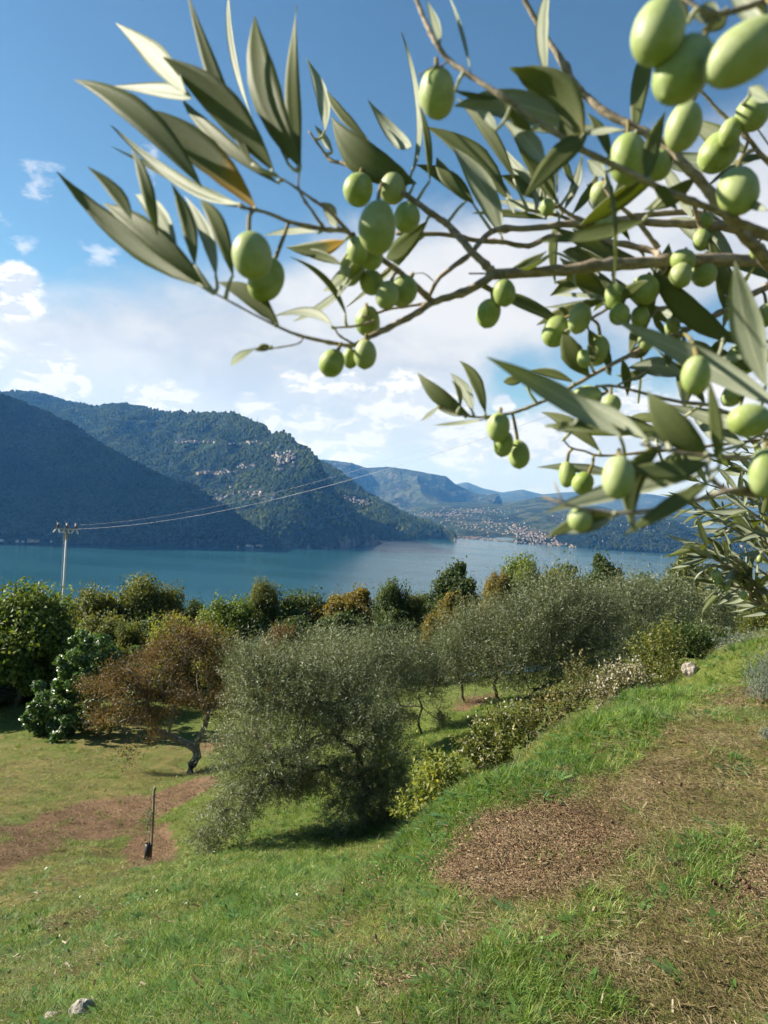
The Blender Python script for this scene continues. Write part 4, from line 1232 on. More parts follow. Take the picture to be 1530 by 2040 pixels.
# (cx, cy, width, length, lean deg clockwise from upright, [depth])
OL = [
    (502, 509, 80, 93, -8), (531, 557, 70, 90, 22), (871, 186, 72, 97, -2), (713, 378, 60, 66, 8), (783, 374, 55, 64, 10), (751, 453, 75, 104, 2, .36), (811, 433, 53, 62, 5), (738, 507, 50, 62, -12), (700, 537, 46, 64, 14), (712, 499, 42, 56, -10),
    (740, 562, 52, 47, 60), (772, 588, 46, 58, 12), (803, 580, 56, 64, 32), (732, 641, 50, 61, -4), (661, 723, 50, 57, 28), (728, 706, 45, 58, 3), (698, 714, 31, 40, 0), (1005, 583, 45, 54, -8), (973, 624, 48, 58, 18), (1108, 661, 54, 65, 28),
    (1155, 634, 44, 62, 12), (1192, 698, 46, 61, 6), (1163, 715, 25, 38, -10), (1285, 577, 56, 60, 10), (1225, 592, 44, 56, 0), (1234, 626, 40, 44, 20), (1193, 455, 66, 62, 60), (1190, 492, 60, 52, 90), (1252, 317, 76, 97, -6), (1312, 328, 52, 64, 8),
    (1362, 253, 68, 94, 14, .34), (1311, 64, 103, 132, 14, .245), (1362, 140, 108, 155, 34, .25), (1484, 104, 106, 165, 60, .235), (1498, 228, 64, 62, 30), (1432, 303, 70, 94, 40), (1455, 263, 42, 56, 20), (1470, 380, 80, 98, 2, .34), (1199, 385, 46, 46, 0), (1090, 413, 34, 28, 90),
    (1386, 748, 56, 78, 0, .30), (1494, 838, 68, 84, 86, .28), (1217, 805, 40, 38, 0), (1168, 791, 46, 62, 84), (993, 851, 46, 59, 6), (1003, 884, 40, 52, 10), (1034, 905, 43, 58, -4), (1232, 951, 64, 88, 6, .27), (1288, 958, 46, 58, 70), (1130, 945, 33, 52, 0),
    (1161, 962, 42, 46, 30), (1156, 1035, 50, 47, 60), (1523, 941, 62, 98, 6, .27), (1360, 520, 50, 46, 10), (1402, 545, 50, 52, 0), (1356, 548, 44, 50, 10), (1398, 478, 34, 44, 0), (1510, 500, 34, 28, 90), (1526, 628, 34, 46, 0), (1478, 716, 62, 64, 30),
    (1462, 785, 40, 56, 40), (1405, 440, 30, 32, 0), (1275, 630, 36, 44, 10), (1340, 650, 30, 36, 0), (1286, 680, 30, 40, 0),
]
NEAR = empty('olive_tree', (1.0, .62, ground_z(1.0, .62)))
tag(NEAR, 'near olive tree reaching in from the right with green olives overhead', 'olive tree')
NO = np.array(NEAR.location)
twig_px, twig_3d = [], []
HUBS = [np.array([.78, .58, .16]), np.array([.80, .60, -.02]), np.array([.82, .58, .33])]
for (w0, w1, pts) in TW:
    P = np.array([at(*q) for q in pts])
    n = 6
    S = spline(P, n)
    D = spline(np.array(pts, float), n)
    wd = np.linspace(w0, w1, len(S)) * .88
    R = wd * D[:, 2] / F / 2
    rg = np.random.default_rng(int(abs(pts[0][0]) * 13 + abs(pts[0][1])))
    # knots and slight wander make it bark-like rather than pipe-like
    R = R * (1 + .05 * rg.normal(size=len(R)).clip(-1.2, 2.2))
    for kk in rg.integers(1, len(R) - 1, max(1, len(R) // 9)):
        R[kk] *= 1.25
    S = S + rg.normal(size=S.shape) * R[:, None] * .07
    twig_px.append(D)
    twig_3d.append(S)
    paths = [(S, R)]
    for end in (0, -1):
        if pts[end][0] >= 1555:           # runs on beyond the frame to the limb it grows from
            hub = HUBS[0] if 250 < pts[end][1] < 700 else (HUBS[2] if pts[end][1] <= 250 else HUBS[1])
            a = S[end]
            mid = (a + hub) / 2 + np.array([0, 0, -.03])
            ex = spline([a, mid, hub], 8)
            paths.append((ex, np.linspace(R[end], max(R[end] * 1.8, .006), len(ex))))
    V, Fc = tubes(paths, 8)
    link('twig', mesh('twig', V - NO, Fc, m_twig, True), NEAR)
# the limb and the trunk, out of frame
trk = spline([(1.0, .62, NO[2] - .1), (1.03, .66, -.9), (.98, .64, -.35), (.92, .62, .05), (.84, .58, .36), (.95, .7, .7)], 6)
V, Fc = tubes([(trk, np.linspace(.13, .03, len(trk))), (spline([(.95, .63, -.15), (.86, .61, -.08), (.80, .60, -.02), (.74, .6, .0)], 5), np.linspace(.05, .01, 16)),
               (spline([(.92, .62, .05), (.85, .60, .12), (.78, .58, .16), (.72, .57, .17)], 5), np.linspace(.05, .012, 16)), (spline([(1.0, .66, -.5), (1.25, .9, -.1), (1.5, 1.0, .5)], 5), np.linspace(.07, .02, 11))], 10)
link('trunk', mesh('trunk', V - NO, Fc, MB_, True), NEAR)
TPX, T3D = np.concatenate(twig_px), np.concatenate(twig_3d)


def nearest_twig(px, py):
    d = np.hypot(TPX[:, 0] - px, TPX[:, 1] - py)
    i = int(np.argmin(d))
    return i, d[i]


def leaf_mesh(base, tip, width, view_n, side, tilt, bow3, curl, yellow, seed, stalk_to=None, nu=13, nv=5):
    """a lance-shaped blade with two skins, a folded midrib and a stalk"""
    rg = np.random.default_rng(seed)
    A = tip - base
    ln = np.linalg.norm(A)
    a = A / ln
    n = view_n - a * (view_n @ a)
    n /= np.linalg.norm(n)
    s = np.cross(a, n)
    if s @ L < 0:
        s = -s
    th = math.radians(tilt)
    n2 = n * math.cos(th) + s * math.sin(th)
    b = np.cross(n2, a)
    sg = 1 if side == 'T' else -1
    N = n2 * sg                                           # upper side looks along N
    u = np.linspace(0, 1, nu)
    prof = (np.sin(np.pi * np.clip(u, 0, 1) ** .92) ** .98) * (1 - .10 * u)
    prof = prof / prof.max()
    prof[0] = prof[-1] = .03
    hw = width / math.cos(th) / 2 * prof * (1 + .03 * rg.normal(size=nu))
    arch = 4 * u * (1 - u)
    mid = base[None] + A[None] * u[:, None] + bow3[None] * arch[:, None] + N[None] * (curl * ln * arch)[:, None]
    v = np.linspace(-1, 1, nv)
    wave = .016 * ln * rg.normal() * np.sin(u * 6 + rg.uniform(0, 6))
    tw = (u - .5) * rg.normal() * .32
    bb = b[None] * np.cos(tw)[:, None] + N[None] * np.sin(tw)[:, None]
    P = mid[:, None] + bb[:, None] * (hw[:, None] * v[None])[..., None] + N[None, None] * ((hw[:, None] * .13) * (np.abs(v) ** 1.3)[None] + wave[:, None] * v[None] ** 3 * .25)[..., None]
    th_ = .00022
    top, bot = P + N * th_, P - N * th_
    V = np.concatenate([top.reshape(-1, 3), bot.reshape(-1, 3)])
    k = nu * nv
    gf = grid_faces(nv, nu)
    # orientation: make the first skin face along N
    q = top.reshape(-1, 3)[gf[len(gf) // 2]]
    if np.cross(q[1] - q[0], q[2] - q[0]) @ N < 0:
        gf = gf[:, ::-1]
    rim = []
    for j in (0, nv - 1):
        for i in range(nu - 1):
            p0, p1 = i * nv + j, (i + 1) * nv + j
            rim.append([p0, p1, p1 + k, p0 + k] if j else [p1, p0, p0 + k, p1 + k])
    faces = [gf, gf[:, ::-1] + k, np.array(rim)]
    fm = [0] * len(gf) + [1] * (len(gf) + len(rim))
    across = np.tile(np.tile(v, nu), 2)
    uu = np.tile(np.repeat(u, nv), 2)
    vv = np.tile(np.tile(v, nu), 2)
    ye = yellow * np.clip(1.25 - 2.3 * uu, 0, 1) + (.28 * yellow * (np.abs(vv) > .8))
    if stalk_to is not None and np.linalg.norm(stalk_to - base) > 1e-4:
        st = spline([stalk_to, stalk_to * .45 + base * .55 + N * .0015, base + a * ln * .02], 3)
        Vs, Fs = tubes([(st, np.linspace(.0011, .0007, len(st)))], 5)
        o = len(V)
        V = np.concatenate([V, Vs])
        faces += [f + o for f in Fs]
        fm += [1] * sum(len(f) for f in Fs)
        across = np.r_[across, np.zeros(len(Vs))]
        ye = np.r_[ye, np.zeros(len(Vs))]
    return V, faces, fm, across, ye


def put_leaf(parent, origin, *a, **k):
    V, fc, fm, ac, ye = leaf_mesh(*a, **k)
    me = mesh('leaf', V - origin, fc, [m_ltop, m_lbot], True, fm, {'across': ac, 'yellowing': ye})
    return link('leaf', me, parent)


def wide_lit(q):
    return q[6] >= 20


for i, q in enumerate(LF):
    tx, ty, bx, by, wpx, side, _t, bow, yel_, df = q[:10]
    j, dpx = nearest_twig(bx, by)
    D = q[10] if len(q) > 10 else TPX[j, 2]
    # pick how the blade leans towards or away from the lens so that it takes the light as in the photograph
    goal = (.08 + .30 * ((i * 37 % 17) / 16)) if side == 'T' else (.52 if wide_lit(q) else .22)
    best = None
    for k_ in ((-.12, -.06, 0, .06, .12) if side == 'T' else (-.20, -.12, -.05, .02, .10, .18)):
        b_, t_ = at(bx, by, D), at(tx, ty, D * (df + k_))
        a_ = unit(t_ - b_)
        n_ = -unit((b_ + t_) / 2)
        n_ = unit(n_ - a_ * (n_ @ a_))
        s_ = np.cross(a_, n_)
        s_ = -s_ if s_ @ L < 0 else s_
        for tl in ((-15, 0, 12, 24) if side == 'T' else (0, 15, 30, q[6])):
            dt = (n_ * math.cos(math.radians(tl)) + s_ * math.sin(math.radians(tl))) @ L
            sc_ = abs(dt - goal) + .5 * abs(k_) + .002 * abs(tl)
            if best is None or sc_ < best[0]:
                best = (sc_, t_, tl)
    base, tip, tilt = at(bx, by, D), best[1], best[2]
    axis_px = np.array([bx - tx, by - ty], float)
    axis_px /= np.linalg.norm(axis_px)
    perp = np.array([-axis_px[1], axis_px[0]])            # screen-right of the way from tip to base
    bow3 = (perp[0] * RC - perp[1] * UC) * bow * D / F
    vn = -unit((base + tip) / 2)
    stalk = T3D[j] if dpx < 75 else None
    put_leaf(NEAR, NO, base, tip, wpx * (.84 if side == 'T' else .92) * D / F, vn, side, tilt, bow3, float(np.random.default_rng(i + 70).normal() * .05 + .03), yel_, i, stalk)

# leaves deeper in the bough, standing off the same twigs
g = np.random.default_rng(77)
nfill = 0
while nfill < 38:
    j = int(g.integers(0, len(TPX)))
    px, py, D = TPX[j]
    if px < 1090 or px > 1560 or py < 180 or (py > 690 and px < 1290) or py > 960:
        continue
    base = T3D[j] + np.array([0, .01, 0]) + g.normal(size=3) * .006
    d = unit(np.array([-.7, .35, .25]) + g.normal(size=3) * .75)
    ln = g.uniform(.040, .062)
    put_leaf(NEAR, NO, base, base + d * ln, ln * g.uniform(.17, .24), unit(g.normal(size=3) + np.array([0, -1.2, .2])), 'T' if g.random() < .6 else 'U', g.uniform(0, 30), g.normal(size=3) * .003, .05, 0.0, 900 + nfill, T3D[j])
    nfill += 1


def olive_mesh(c, ax, ln, wd, stalk_to, seed):
    rg = np.random.default_rng(seed)
    ns, nr = 18, 15
    ax = unit(ax)
    ref = np.array([0, 1.0, 0.2])
    e1 = unit(np.cross(ax, ref))
    e2 = np.cross(ax, e1)
    tt = np.linspace(0, 1, nr)
    ph = np.pi * tt
    zz = -np.cos(ph) * .5
    rr_ = np.sin(ph) ** .92 * .5
    rr_ = rr_ * (1 - .10 * (zz + .0) * rg.uniform(-.2, 1.0))
    zz = zz.copy()
    zz[0] -= .025                                          # the little nipple at the lower end
    rr_[0] = .002
    zz[-1] -= .022                                         # dimple where the stalk sits
    rr_[-1] = .02
    an = np.linspace(0, 2 * np.pi, ns, endpoint=False)
    V = c + (zz * ln)[:, None, None] * ax + (rr_ * wd)[:, None, None] * (np.cos(an)[None, :, None] * e1 + np.sin(an)[None, :, None] * e2)
    bendv = e1 * rg.normal() * .02 * ln
    V = V + bendv * ((zz * 2) ** 2)[:, None, None]
    V = V.reshape(-1, 3)
    fc = grid_faces(ns, nr, True)
    q = V[fc[len(fc) // 2]]
    if np.cross(q[1] - q[0], q[2] - q[0]) @ (q[0] - c) < 0:
        fc = fc[:, ::-1]
    faces, fm = [fc], [0] * len(fc)
    al = np.repeat(tt, ns)
    topp = c + ax * ln * .47
    mid = topp + ax * ln * .18 + (stalk_to - topp) * .35
    st = spline([topp - ax * ln * .02, mid, stalk_to], 4)
    Vs, Fs = tubes([(st, np.linspace(.0011, .0008, len(st))), (np.array([topp - ax * ln * .012, topp + ax * ln * .016, topp + ax * ln * .024]), np.array([.13, .10, .03]) * wd)], 7)
    o = len(V)
    return np.concatenate([V, Vs]), faces + [f + o for f in Fs], fm + [1] * sum(len(f) for f in Fs), np.r_[al, np.zeros(len(Vs))]


for i, q in enumerate(OL):
    cx, cy_, wpx, lpx, lean = q[:5]
    la = math.radians(lean)
    upx, upy = math.sin(la), -math.cos(la)
    tx, ty = cx + upx * lpx * .5, cy_ + upy * lpx * .5
    j, dpx = nearest_twig(tx, ty)
    D = q[5] if len(q) > 5 else TPX[j, 2] + ((i * 37 % 11) - 5) * .0022
    rg = np.random.default_rng(i + 300)
    ax = upx * RC - upy * UC - fw * rg.uniform(-.3, .3)
    c = at(cx, cy_, D)
    st = T3D[j]
    V, fc, fm, al = olive_mesh(c, ax, lpx * D / F, wpx * D / F, st, i)
    link('olive', mesh('olive', V - NO, fc, [m_olive, m_stalk], True, fm, {'along': al}), NEAR)

# ------------------------------------------------------------------ the sharper bough a metre further, at the right edge
BX, BY = 1.55, 1.75
BOU = empty('olive_tree', (BX, BY, ground_z(BX, BY)))
tag(BOU, 'second olive tree whose leafy shoots hang at the right edge before the far grove', 'olive tree')
BO = np.array(BOU.location)
g = np.random.default_rng(99)
SH = [((1385, 1010), (1620, 1120), 1.25), ((1395, 960), (1600, 1060), 1.3), ((1388, 1082), (1560, 1190), 1.2), ((1450, 930), (1640, 1010), 1.35), ((1415, 1110), (1570, 1222), 1.2), ((1425, 1165), (1550, 1212), 1.2), ((1470, 1000), (1620, 1150), 1.15),
      ((1480, 900), (1660, 960), 1.4), ((1440, 1040), (1600, 1180), 1.28), ((1500, 1060), (1620, 1200), 1.2), ((1490, 1120), (1600, 1230), 1.25), ((1520, 960), (1650, 1060), 1.2)]
hub = np.array([1.18, 1.42, -.22])
nl = 0
for k, (tp, bs, D) in enumerate(SH):
    a, b = at(tp[0], tp[1], D), at(bs[0], bs[1], D * 1.05)
    S = spline([a, (a + b) / 2 + np.array([0, 0, .012]), b, hub], 7)
    V, Fc = tubes([(S, np.linspace(.0009, .006, len(S)))], 6)
    link('twig', mesh('twig', V - BO, Fc, m_twig, True), BOU)
    S1 = S[:15]
    for i in range(0, 15):
        for sgn in ((1, -1) if i else (0, 1, -1)):
            base = S1[i] + g.normal(size=3) * .001
            T_ = unit(S1[max(i - 1, 0)] - S1[min(i + 1, 14)])
            sd_ = unit(np.cross(T_, g.normal(size=3)))
            d = unit(T_ * (.75 if sgn else 2) + sd_ * sgn * .75 + g.normal(size=3) * .15 + np.array([-.15, 0, 0]))
            ln = g.uniform(.045, .068)
            if nl < 290:
                put_leaf(BOU, BO, base, base + d * ln, ln * g.uniform(.13, .18), unit(g.normal(size=3) * .45 + L * .8 + np.array([0, -.7, 0])), 'T' if g.random() < .28 else 'U', g.uniform(0, 20), g.normal(size=3) * .003, .04, 0.0, 2000 + nl, None, 9, 3)
                nl += 1
for i, (cx, cy_, wpx, lpx, lean, D) in enumerate([(1427, 1146, 20, 24, 50, 1.2), (1430, 1160, 17, 18, 0, 1.2), (1447, 1168, 16, 19, 10, 1.2), (1457, 1153, 15, 18, 0, 1.22), (1481, 1186, 14, 18, 10, 1.19), (1513, 1114, 11, 16, 0, 1.2)]):
    c = at(cx, cy_, D)
    V, fc, fm, al = olive_mesh(c, UC, lpx * D / F, wpx * D / F, c + np.array([.012, 0, .016]), i + 50)
    link('olive', mesh('olive', V - BO, fc, [m_olive, m_stalk], True, fm, {'along': al}), BOU)
trk = spline([(BX, BY, BO[2] - .1), (BX + .02, BY, -.9), (1.4, 1.6, -.45), (1.18, 1.42, -.22), (1.3, 1.5, .3)], 6)
V, Fc = tubes([(trk, np.linspace(.11, .015, len(trk)))], 9)
link('trunk', mesh('trunk', V - BO, Fc, MB_, True), BOU)

# ------------------------------------------------------------------ bushes and plants along the brow of the bank


def shrub(name, label, cat, blobs, base, D, n_shoot, n_pair, length, leaf, wd, m_, seed, group=None, upw=.7, stem_m=None, splay=.75, fluff=None):
    g = np.random.default_rng(seed)
    x, y, z = plant_at(base[0], base[1], D)
    O = np.array([x, y, z])
    root = empty(name, O)
    tag(root, label, cat, group)
    tot = sum(b[2] * b[3] for b in blobs)
    k = D / F
    roots, dirs, tips = [], [], []
    for (px, py, rx, ry, dd) in blobs:
        n = max(4, int(n_shoot * rx * ry / tot))
        c = at(px, py, D) + np.array([0, dd, 0]) - O
        d = sph(n, g)
        R = np.array([rx, (rx + ry) * .5, ry]) * k
        p = c + d * (g.uniform(.05, 1, n) ** .45)[:, None] * R * .9
        roots.append(p)
        dirs.append(unit(d * .6 + np.array([0, 0, upw]) + g.normal(size=d.shape) * .35))
        m2 = max(3, min(10, n // 12))
        tips.append(c + sph(m2, g) * g.uniform(.2, .8, m2)[:, None] * R)
    roots, dirs, tips = np.concatenate(roots), np.concatenate(dirs), np.concatenate(tips)
    gz = terrain(roots[:, 0] + x, roots[:, 1] + y, False) - z
    roots[:, 2] = np.maximum(roots[:, 2], gz + .03)
    V, Fq, tt = shoot_crown('foliage', roots, dirs, g, n_pair, length, leaf, m_, wd, .2, splay)
    link('foliage', mesh('foliage', V, Fq, m_, False, None, {'tint': tt}), root)
    if fluff:
        n = fluff
        idx = g.integers(0, len(roots), n)
        P = roots[idx] + dirs[idx] * (length * g.uniform(.4, 1.2, n))[:, None] + g.normal(size=(n, 3)) * .03
        V, Fq = leaf_cloud(P, sph(n, g), sph(n, g), .035, .022)
        tag(link('seed_heads', mesh('seed_heads', V, Fq, L_white, False, None, {'tint': np.repeat(g.uniform(.2, 1, n), 4)}), root), kind='stuff')
    tips[:, 2] = np.maximum(tips[:, 2], .05)
    link('stem', trunk_mesh('stem', skeleton((0, 0, -.15), (0, 0, .12), tips, g, .003 * (D / 6) ** .5), stem_m or MB_pale, 4), root)
    return root


L_bank = leaf_material('half_dry_leaves', [(0, (.045, .055, .018)), (.4, (.10, .105, .034)), (.7, (.19, .15, .06)), (1, (.33, .27, .14))], .3)
BK = 'bushes along the brow of the bank'
shrub('bush', 'yellowing leafy plant on the near brow, right of the big olive', 'bush', [(868, 1575, 48, 48, 0), (845, 1620, 42, 30, .1), (880, 1540, 30, 25, 0), (815, 1632, 22, 16, 0), (900, 1600, 36, 34, .1)], (862, 1640), 6.1, 230, 7, .16, .045, .5, L_dryplant, 41, BK)
shrub('bush', 'rounded bush with whitish seed heads in the middle of the bank', 'bush', [(1000, 1475, 52, 48, 0), (965, 1510, 46, 34, 0), (1030, 1455, 32, 30, .1), (935, 1500, 26, 20, 0)], (995, 1530), 7.6, 230, 7, .18, .05, .5, L_olivegreen, 42, BK, fluff=420)
shrub('bush', 'low leafy bush between the seed-head bush and the bleached one', 'bush', [(1075, 1440, 44, 26, 0), (1110, 1412, 36, 26, 0), (1050, 1460, 26, 18, 0)], (1080, 1465), 7.9, 110, 7, .16, .045, .5, L_bank, 43, BK, fluff=60)
shrub('bush', 'tall thin weeds rising behind the low leafy bush', 'bush', [(1155, 1365, 24, 42, 0), (1140, 1400, 30, 26, 0)], (1150, 1420), 8.6, 70, 8, .22, .045, .45, L_bank, 44, BK, 1.2)
shrub('bush', 'bleached wild clematis bush covered in whitish seed heads', 'bush', [(1235, 1370, 48, 32, 0), (1200, 1388, 36, 24, 0), (1265, 1355, 26, 24, 0)], (1230, 1400), 9.2, 240, 6, .16, .04, .5, L_bank, 45, BK, fluff=1700)
shrub('bush', 'green and yellow bush left of the pale boulder', 'bush', [(1310, 1310, 44, 44, 0), (1290, 1345, 36, 26, 0), (1330, 1285, 26, 24, .1)], (1308, 1370), 10.6, 260, 7, .22, .05, .5, L_olivegreen, 46, BK)
shrub('bush', 'low dull bush just beneath the pale boulder', 'bush', [(1345, 1342, 30, 18, 0), (1330, 1358, 20, 12, 0)], (1340, 1362), 10.2, 110, 6, .14, .04, .5, L_olivegreen, 47, BK, fluff=50)
shrub('bush', 'leafy bush behind the pale boulder', 'bush', [(1390, 1285, 36, 24, 0), (1425, 1290, 26, 16, 0), (1360, 1275, 26, 22, 0)], (1395, 1310), 13.5, 200, 7, .22, .06, .5, L_dark, 48, BK)
shrub('bush', 'dull bush with brown leaves at the far right edge of the bank', 'bush', [(1515, 1245, 32, 30, 0), (1490, 1262, 22, 16, 0), (1540, 1225, 30, 30, .2)], (1512, 1275), 13, 300, 7, .25, .06, .45, L_olivegreen, 49, BK)
shrub('lavender', 'silvery grey lavender clump at the right edge of the lawn', 'lavender', [(1520, 1368, 38, 36, 0), (1505, 1400, 26, 20, -.1), (1545, 1345, 36, 40, 0)], (1520, 1415), 6.3, 330, 8, .15, .03, .16, L_silver, 50, upw=1.3, splay=.5)
shrub('lavender', 'small silvery sprig cut off by the right edge beneath the lavender', 'lavender', [(1538, 1475, 16, 14, 0)], (1540, 1490), 4.95, 60, 7, .08, .022, .18, L_silver, 51, upw=.8)
shrub('cut_branch', 'cut silvery olive branch lying at the end of the lawn', 'branch', [(1460, 1285, 30, 7, 0), (1490, 1280, 18, 7, 0)], (1470, 1292), 10.8, 70, 8, .16, .06, .2, L_silver, 52, upw=.1)

# ------------------------------------------------------------------ stones, sapling


def rock(label, px, py, D, w_, h_, seed, m_, name='stone'):
    g = np.random.default_rng(seed)
    x, y, z = plant_at(px, py, D)
    nu, nv = 20, 13
    th, ph = np.linspace(0, 2 * np.pi, nu, endpoint=False), np.linspace(.02, np.pi - .02, nv)
    T_, P_ = np.meshgrid(th, ph)
    d = np.stack([np.cos(T_) * np.sin(P_), np.sin(T_) * np.sin(P_), np.cos(P_)], -1)
    r = 1 + .22 * vnoise(d[..., 0] * 1.7 + seed, d[..., 1] * 1.7 + d[..., 2] * 1.3, seed) + .10 * vnoise(d[..., 0] * 4 + d[..., 2] * 3, d[..., 1] * 4 + seed, seed + 1)
    r = np.round(r * 9) / 9 * .5 + r * .5
    V = d * r[..., None] * np.array([w_ / 2, w_ / 2 * .8, h_ / 2])
    fc = grid_faces(nu, nv, True)
    o = link(name, mesh(name, V.reshape(-1, 3), fc, m_, False))
    o.location = (x, y, z + h_ * .28)
    return tag(o, label, 'stone')


m_rock, t = mat('pale_limestone')
tcn = t.new('ShaderNodeTexCoord').outputs['Object']
n = t.noise(tcn, 9, 6, .65)
finish(t, principled(t, t.ramp(n, [(.3, (.09, .085, .07)), (.5, (.27, .25, .21)), (.7, (.42, .40, .35))]), .9, .1, t.bump(t.noise(tcn, 30, 5, .6), .8, .02)))
m_rock2, t = mat('warm_limestone')
tcn = t.new('ShaderNodeTexCoord').outputs['Object']
n = t.noise(tcn, 6, 6, .65)
finish(t, principled(t, t.ramp(n, [(.3, (.13, .105, .08)), (.5, (.27, .235, .195)), (.7, (.40, .36, .315))]), .9, .1, t.bump(t.noise(tcn, 20, 5, .6), .8, .03)))
rock('pale boulder at the far end of the bank among bushes', 1376, 1322, 9.3, .22, .20, 2, m_rock2)
rock('rugged grey-white stone in the grass at the bottom left corner', 163, 2030, 3.05, .10, .10, 5, m_rock)
rock('small reddish flat stone beside the rugged corner stone', 104, 2050, 3.1, .07, .04, 6, m_rock2)
rock('little white stone in a green tuft on the lower left slope', 33, 1880, 7.2, .055, .05, 7, m_rock)

m_stake, t = mat('weathered_stake')
tcn = t.new('ShaderNodeTexCoord').outputs['Object']
mp = t.new('ShaderNodeMapping')
t.l.new(tcn, mp.inputs[0])
mp.inputs['Scale'].default_value = (60, 60, 6)
finish(t, principled(t, t.mix(t.noise(mp.outputs[0], 1, 4, .6), (.10, .085, .06), (.30, .26, .19)), .85, .15))
m_guard, t = mat('black_plastic_sleeve')
finish(t, principled(t, (.012, .013, .016), .38, .4))
D = 14.3
x, y, z = plant_at(292, 1720, D)
k = D / F
S0 = np.array([x, y, z])
up_h = at(299, 1567, D)[2] - z
stake_p = spline([(x + .06, y + .05, z - .2), (x + .062, y + .05, z + .5), (x + .058, y + .05, z + 1.0), (x + .05, y + .05, z + up_h - .12), (x + .065, y + .05, z + up_h)], 4)
rad = np.full(len(stake_p), .022)
rad[-3:] = (.026, .030, .022)
root = empty('wooden_stake', (x + .06, y + .05, z))
tag(root, 'thin weathered wooden stake with a knobbly top holding up the sapling', 'stake')
V, Fc = tubes([(stake_p, rad)], 8)
link('shaft', mesh('shaft', V - np.array(root.location), Fc, m_stake, True), root)
# tie near the top: a loop and a loose end hanging to the left
th = np.linspace(0, 2 * np.pi, 13)
tz = up_h - .16
loop = np.stack([x + .055 + .032 * np.cos(th), y + .05 + .032 * np.sin(th), z + tz + .01 * np.sin(th * 2)], 1)
tail = spline([(x + .03, y + .03, z + tz), (x - .005, y + .02, z + tz - .02), (x - .015, y + .02, z + tz - .10)], 4)
V, Fc = tubes([(loop, .008), (tail, .010)], 6)
link('tie', mesh('tie', V - np.array(root.location), Fc, m_stake, True), root)
# sleeve: an open tube with a wall
nn = 20
an = np.linspace(0, 2 * np.pi, nn, endpoint=False)
hgt = .40
prof = [(.062, 0), (.060, hgt * .5), (.061, hgt), (.056, hgt), (.056, .05)]
V = np.array([[x + r * math.cos(a) + .02 * zz / hgt, y + r * math.sin(a), z + zz - .03] for r, zz in prof for a in an])
tag(link('tree_guard', mesh('tree_guard', V - S0, grid_faces(nn, len(prof), True), m_guard, True), None, S0), 'black plastic sleeve wrapped round the foot of the young sapling', 'tree guard')
g = np.random.default_rng(8)
root = empty('olive_sapling', S0)
tag(root, 'thin young olive sapling with sparse leaves growing out of a black sleeve', 'sapling')
stem = spline([(0, 0, -.1), (.015, 0, .35), (.03, .01, .7), (.02, .0, 1.0)], 6)
side = [spline([stem[12], stem[12] + (-.06, 0, .12), stem[12] + (-.10, .02, .28)], 4), spline([stem[9], stem[9] + (-.05, .02, .10), stem[9] + (-.06, .03, .24)], 4), spline([stem[14], stem[14] + (.05, -.02, .1), stem[14] + (.06, 0, .2)], 4)]
V, Fc = tubes([(stem, np.linspace(.011, .004, len(stem)))] + [(s_, np.linspace(.005, .002, len(s_))) for s_ in side], 6)
link('stem', mesh('stem', V, Fc, MB_pale, True), root)
rts = np.concatenate([stem[6::1], stem[10::1], side[0][1:], side[1][1:], side[2][1:], side[0][1:], side[1][1:]])
V, Fq, tt = shoot_crown('foliage', rts, unit(sph(len(rts), g) + np.array([-.2, 0, .6])), g, 3, .12, .065, L_olive)
link('foliage', mesh('foliage', V, Fq, L_olive, False, None, {'tint': tt}), root)

# ------------------------------------------------------------------ power pole and lines
m_conc, t = mat('pale_concrete')
finish(t, principled(t, t.mix(t.noise(t.new('ShaderNodeTexCoord').outputs['Object'], 3, 4, .6), (.42, .43, .43), (.62, .62, .60)), .8, .2))
m_steel, t = mat('galvanised_steel')
finish(t, principled(t, (.30, .30, .29), .5, .4, None, Metallic=.5))
m_brown, t = mat('brown_porcelain')
finish(t, principled(t, (.055, .022, .016), .25, .5))
m_glass, t = mat('pale_insulator')
finish(t, principled(t, (.62, .64, .64), .25, .5))
m_wire, t = mat('bare_cable')
finish(t, principled(t, (.26, .27, .28), .5, .4, None, Metallic=.3))


def lathe(prof, c, ax=(0, 0, 1), n=10):
    ax = unit(np.array(ax, float))
    e1 = unit(np.cross(ax, np.array([.3, 1, .2])))
    e2 = np.cross(ax, e1)
    an = np.linspace(0, 2 * np.pi, n, endpoint=False)
    V = np.array([np.array(c) + ax * h + (e1 * math.cos(a) + e2 * math.sin(a)) * max(r, 1e-4) for r, h in prof for a in an])
    return V, [grid_faces(n, len(prof), True)]


def box(c, sx, sy, sz):
    c = np.array(c, float)
    V = np.array([[(i * 2 - 1) * sx / 2, (j * 2 - 1) * sy / 2, (k_ * 2 - 1) * sz / 2] for k_ in (0, 1) for j in (0, 1) for i in (0, 1)]) + c
    return V, [np.array([[0, 2, 3, 1], [4, 5, 7, 6], [0, 1, 5, 4], [2, 6, 7, 3], [0, 4, 6, 2], [1, 3, 7, 5]])]


def merge(lst):
    Vs, Fs, n = [], [], 0
    for V, fl in lst:
        Vs.append(V)
        Fs += [f + n for f in fl]
        n += len(V)
    return np.concatenate(Vs), Fs


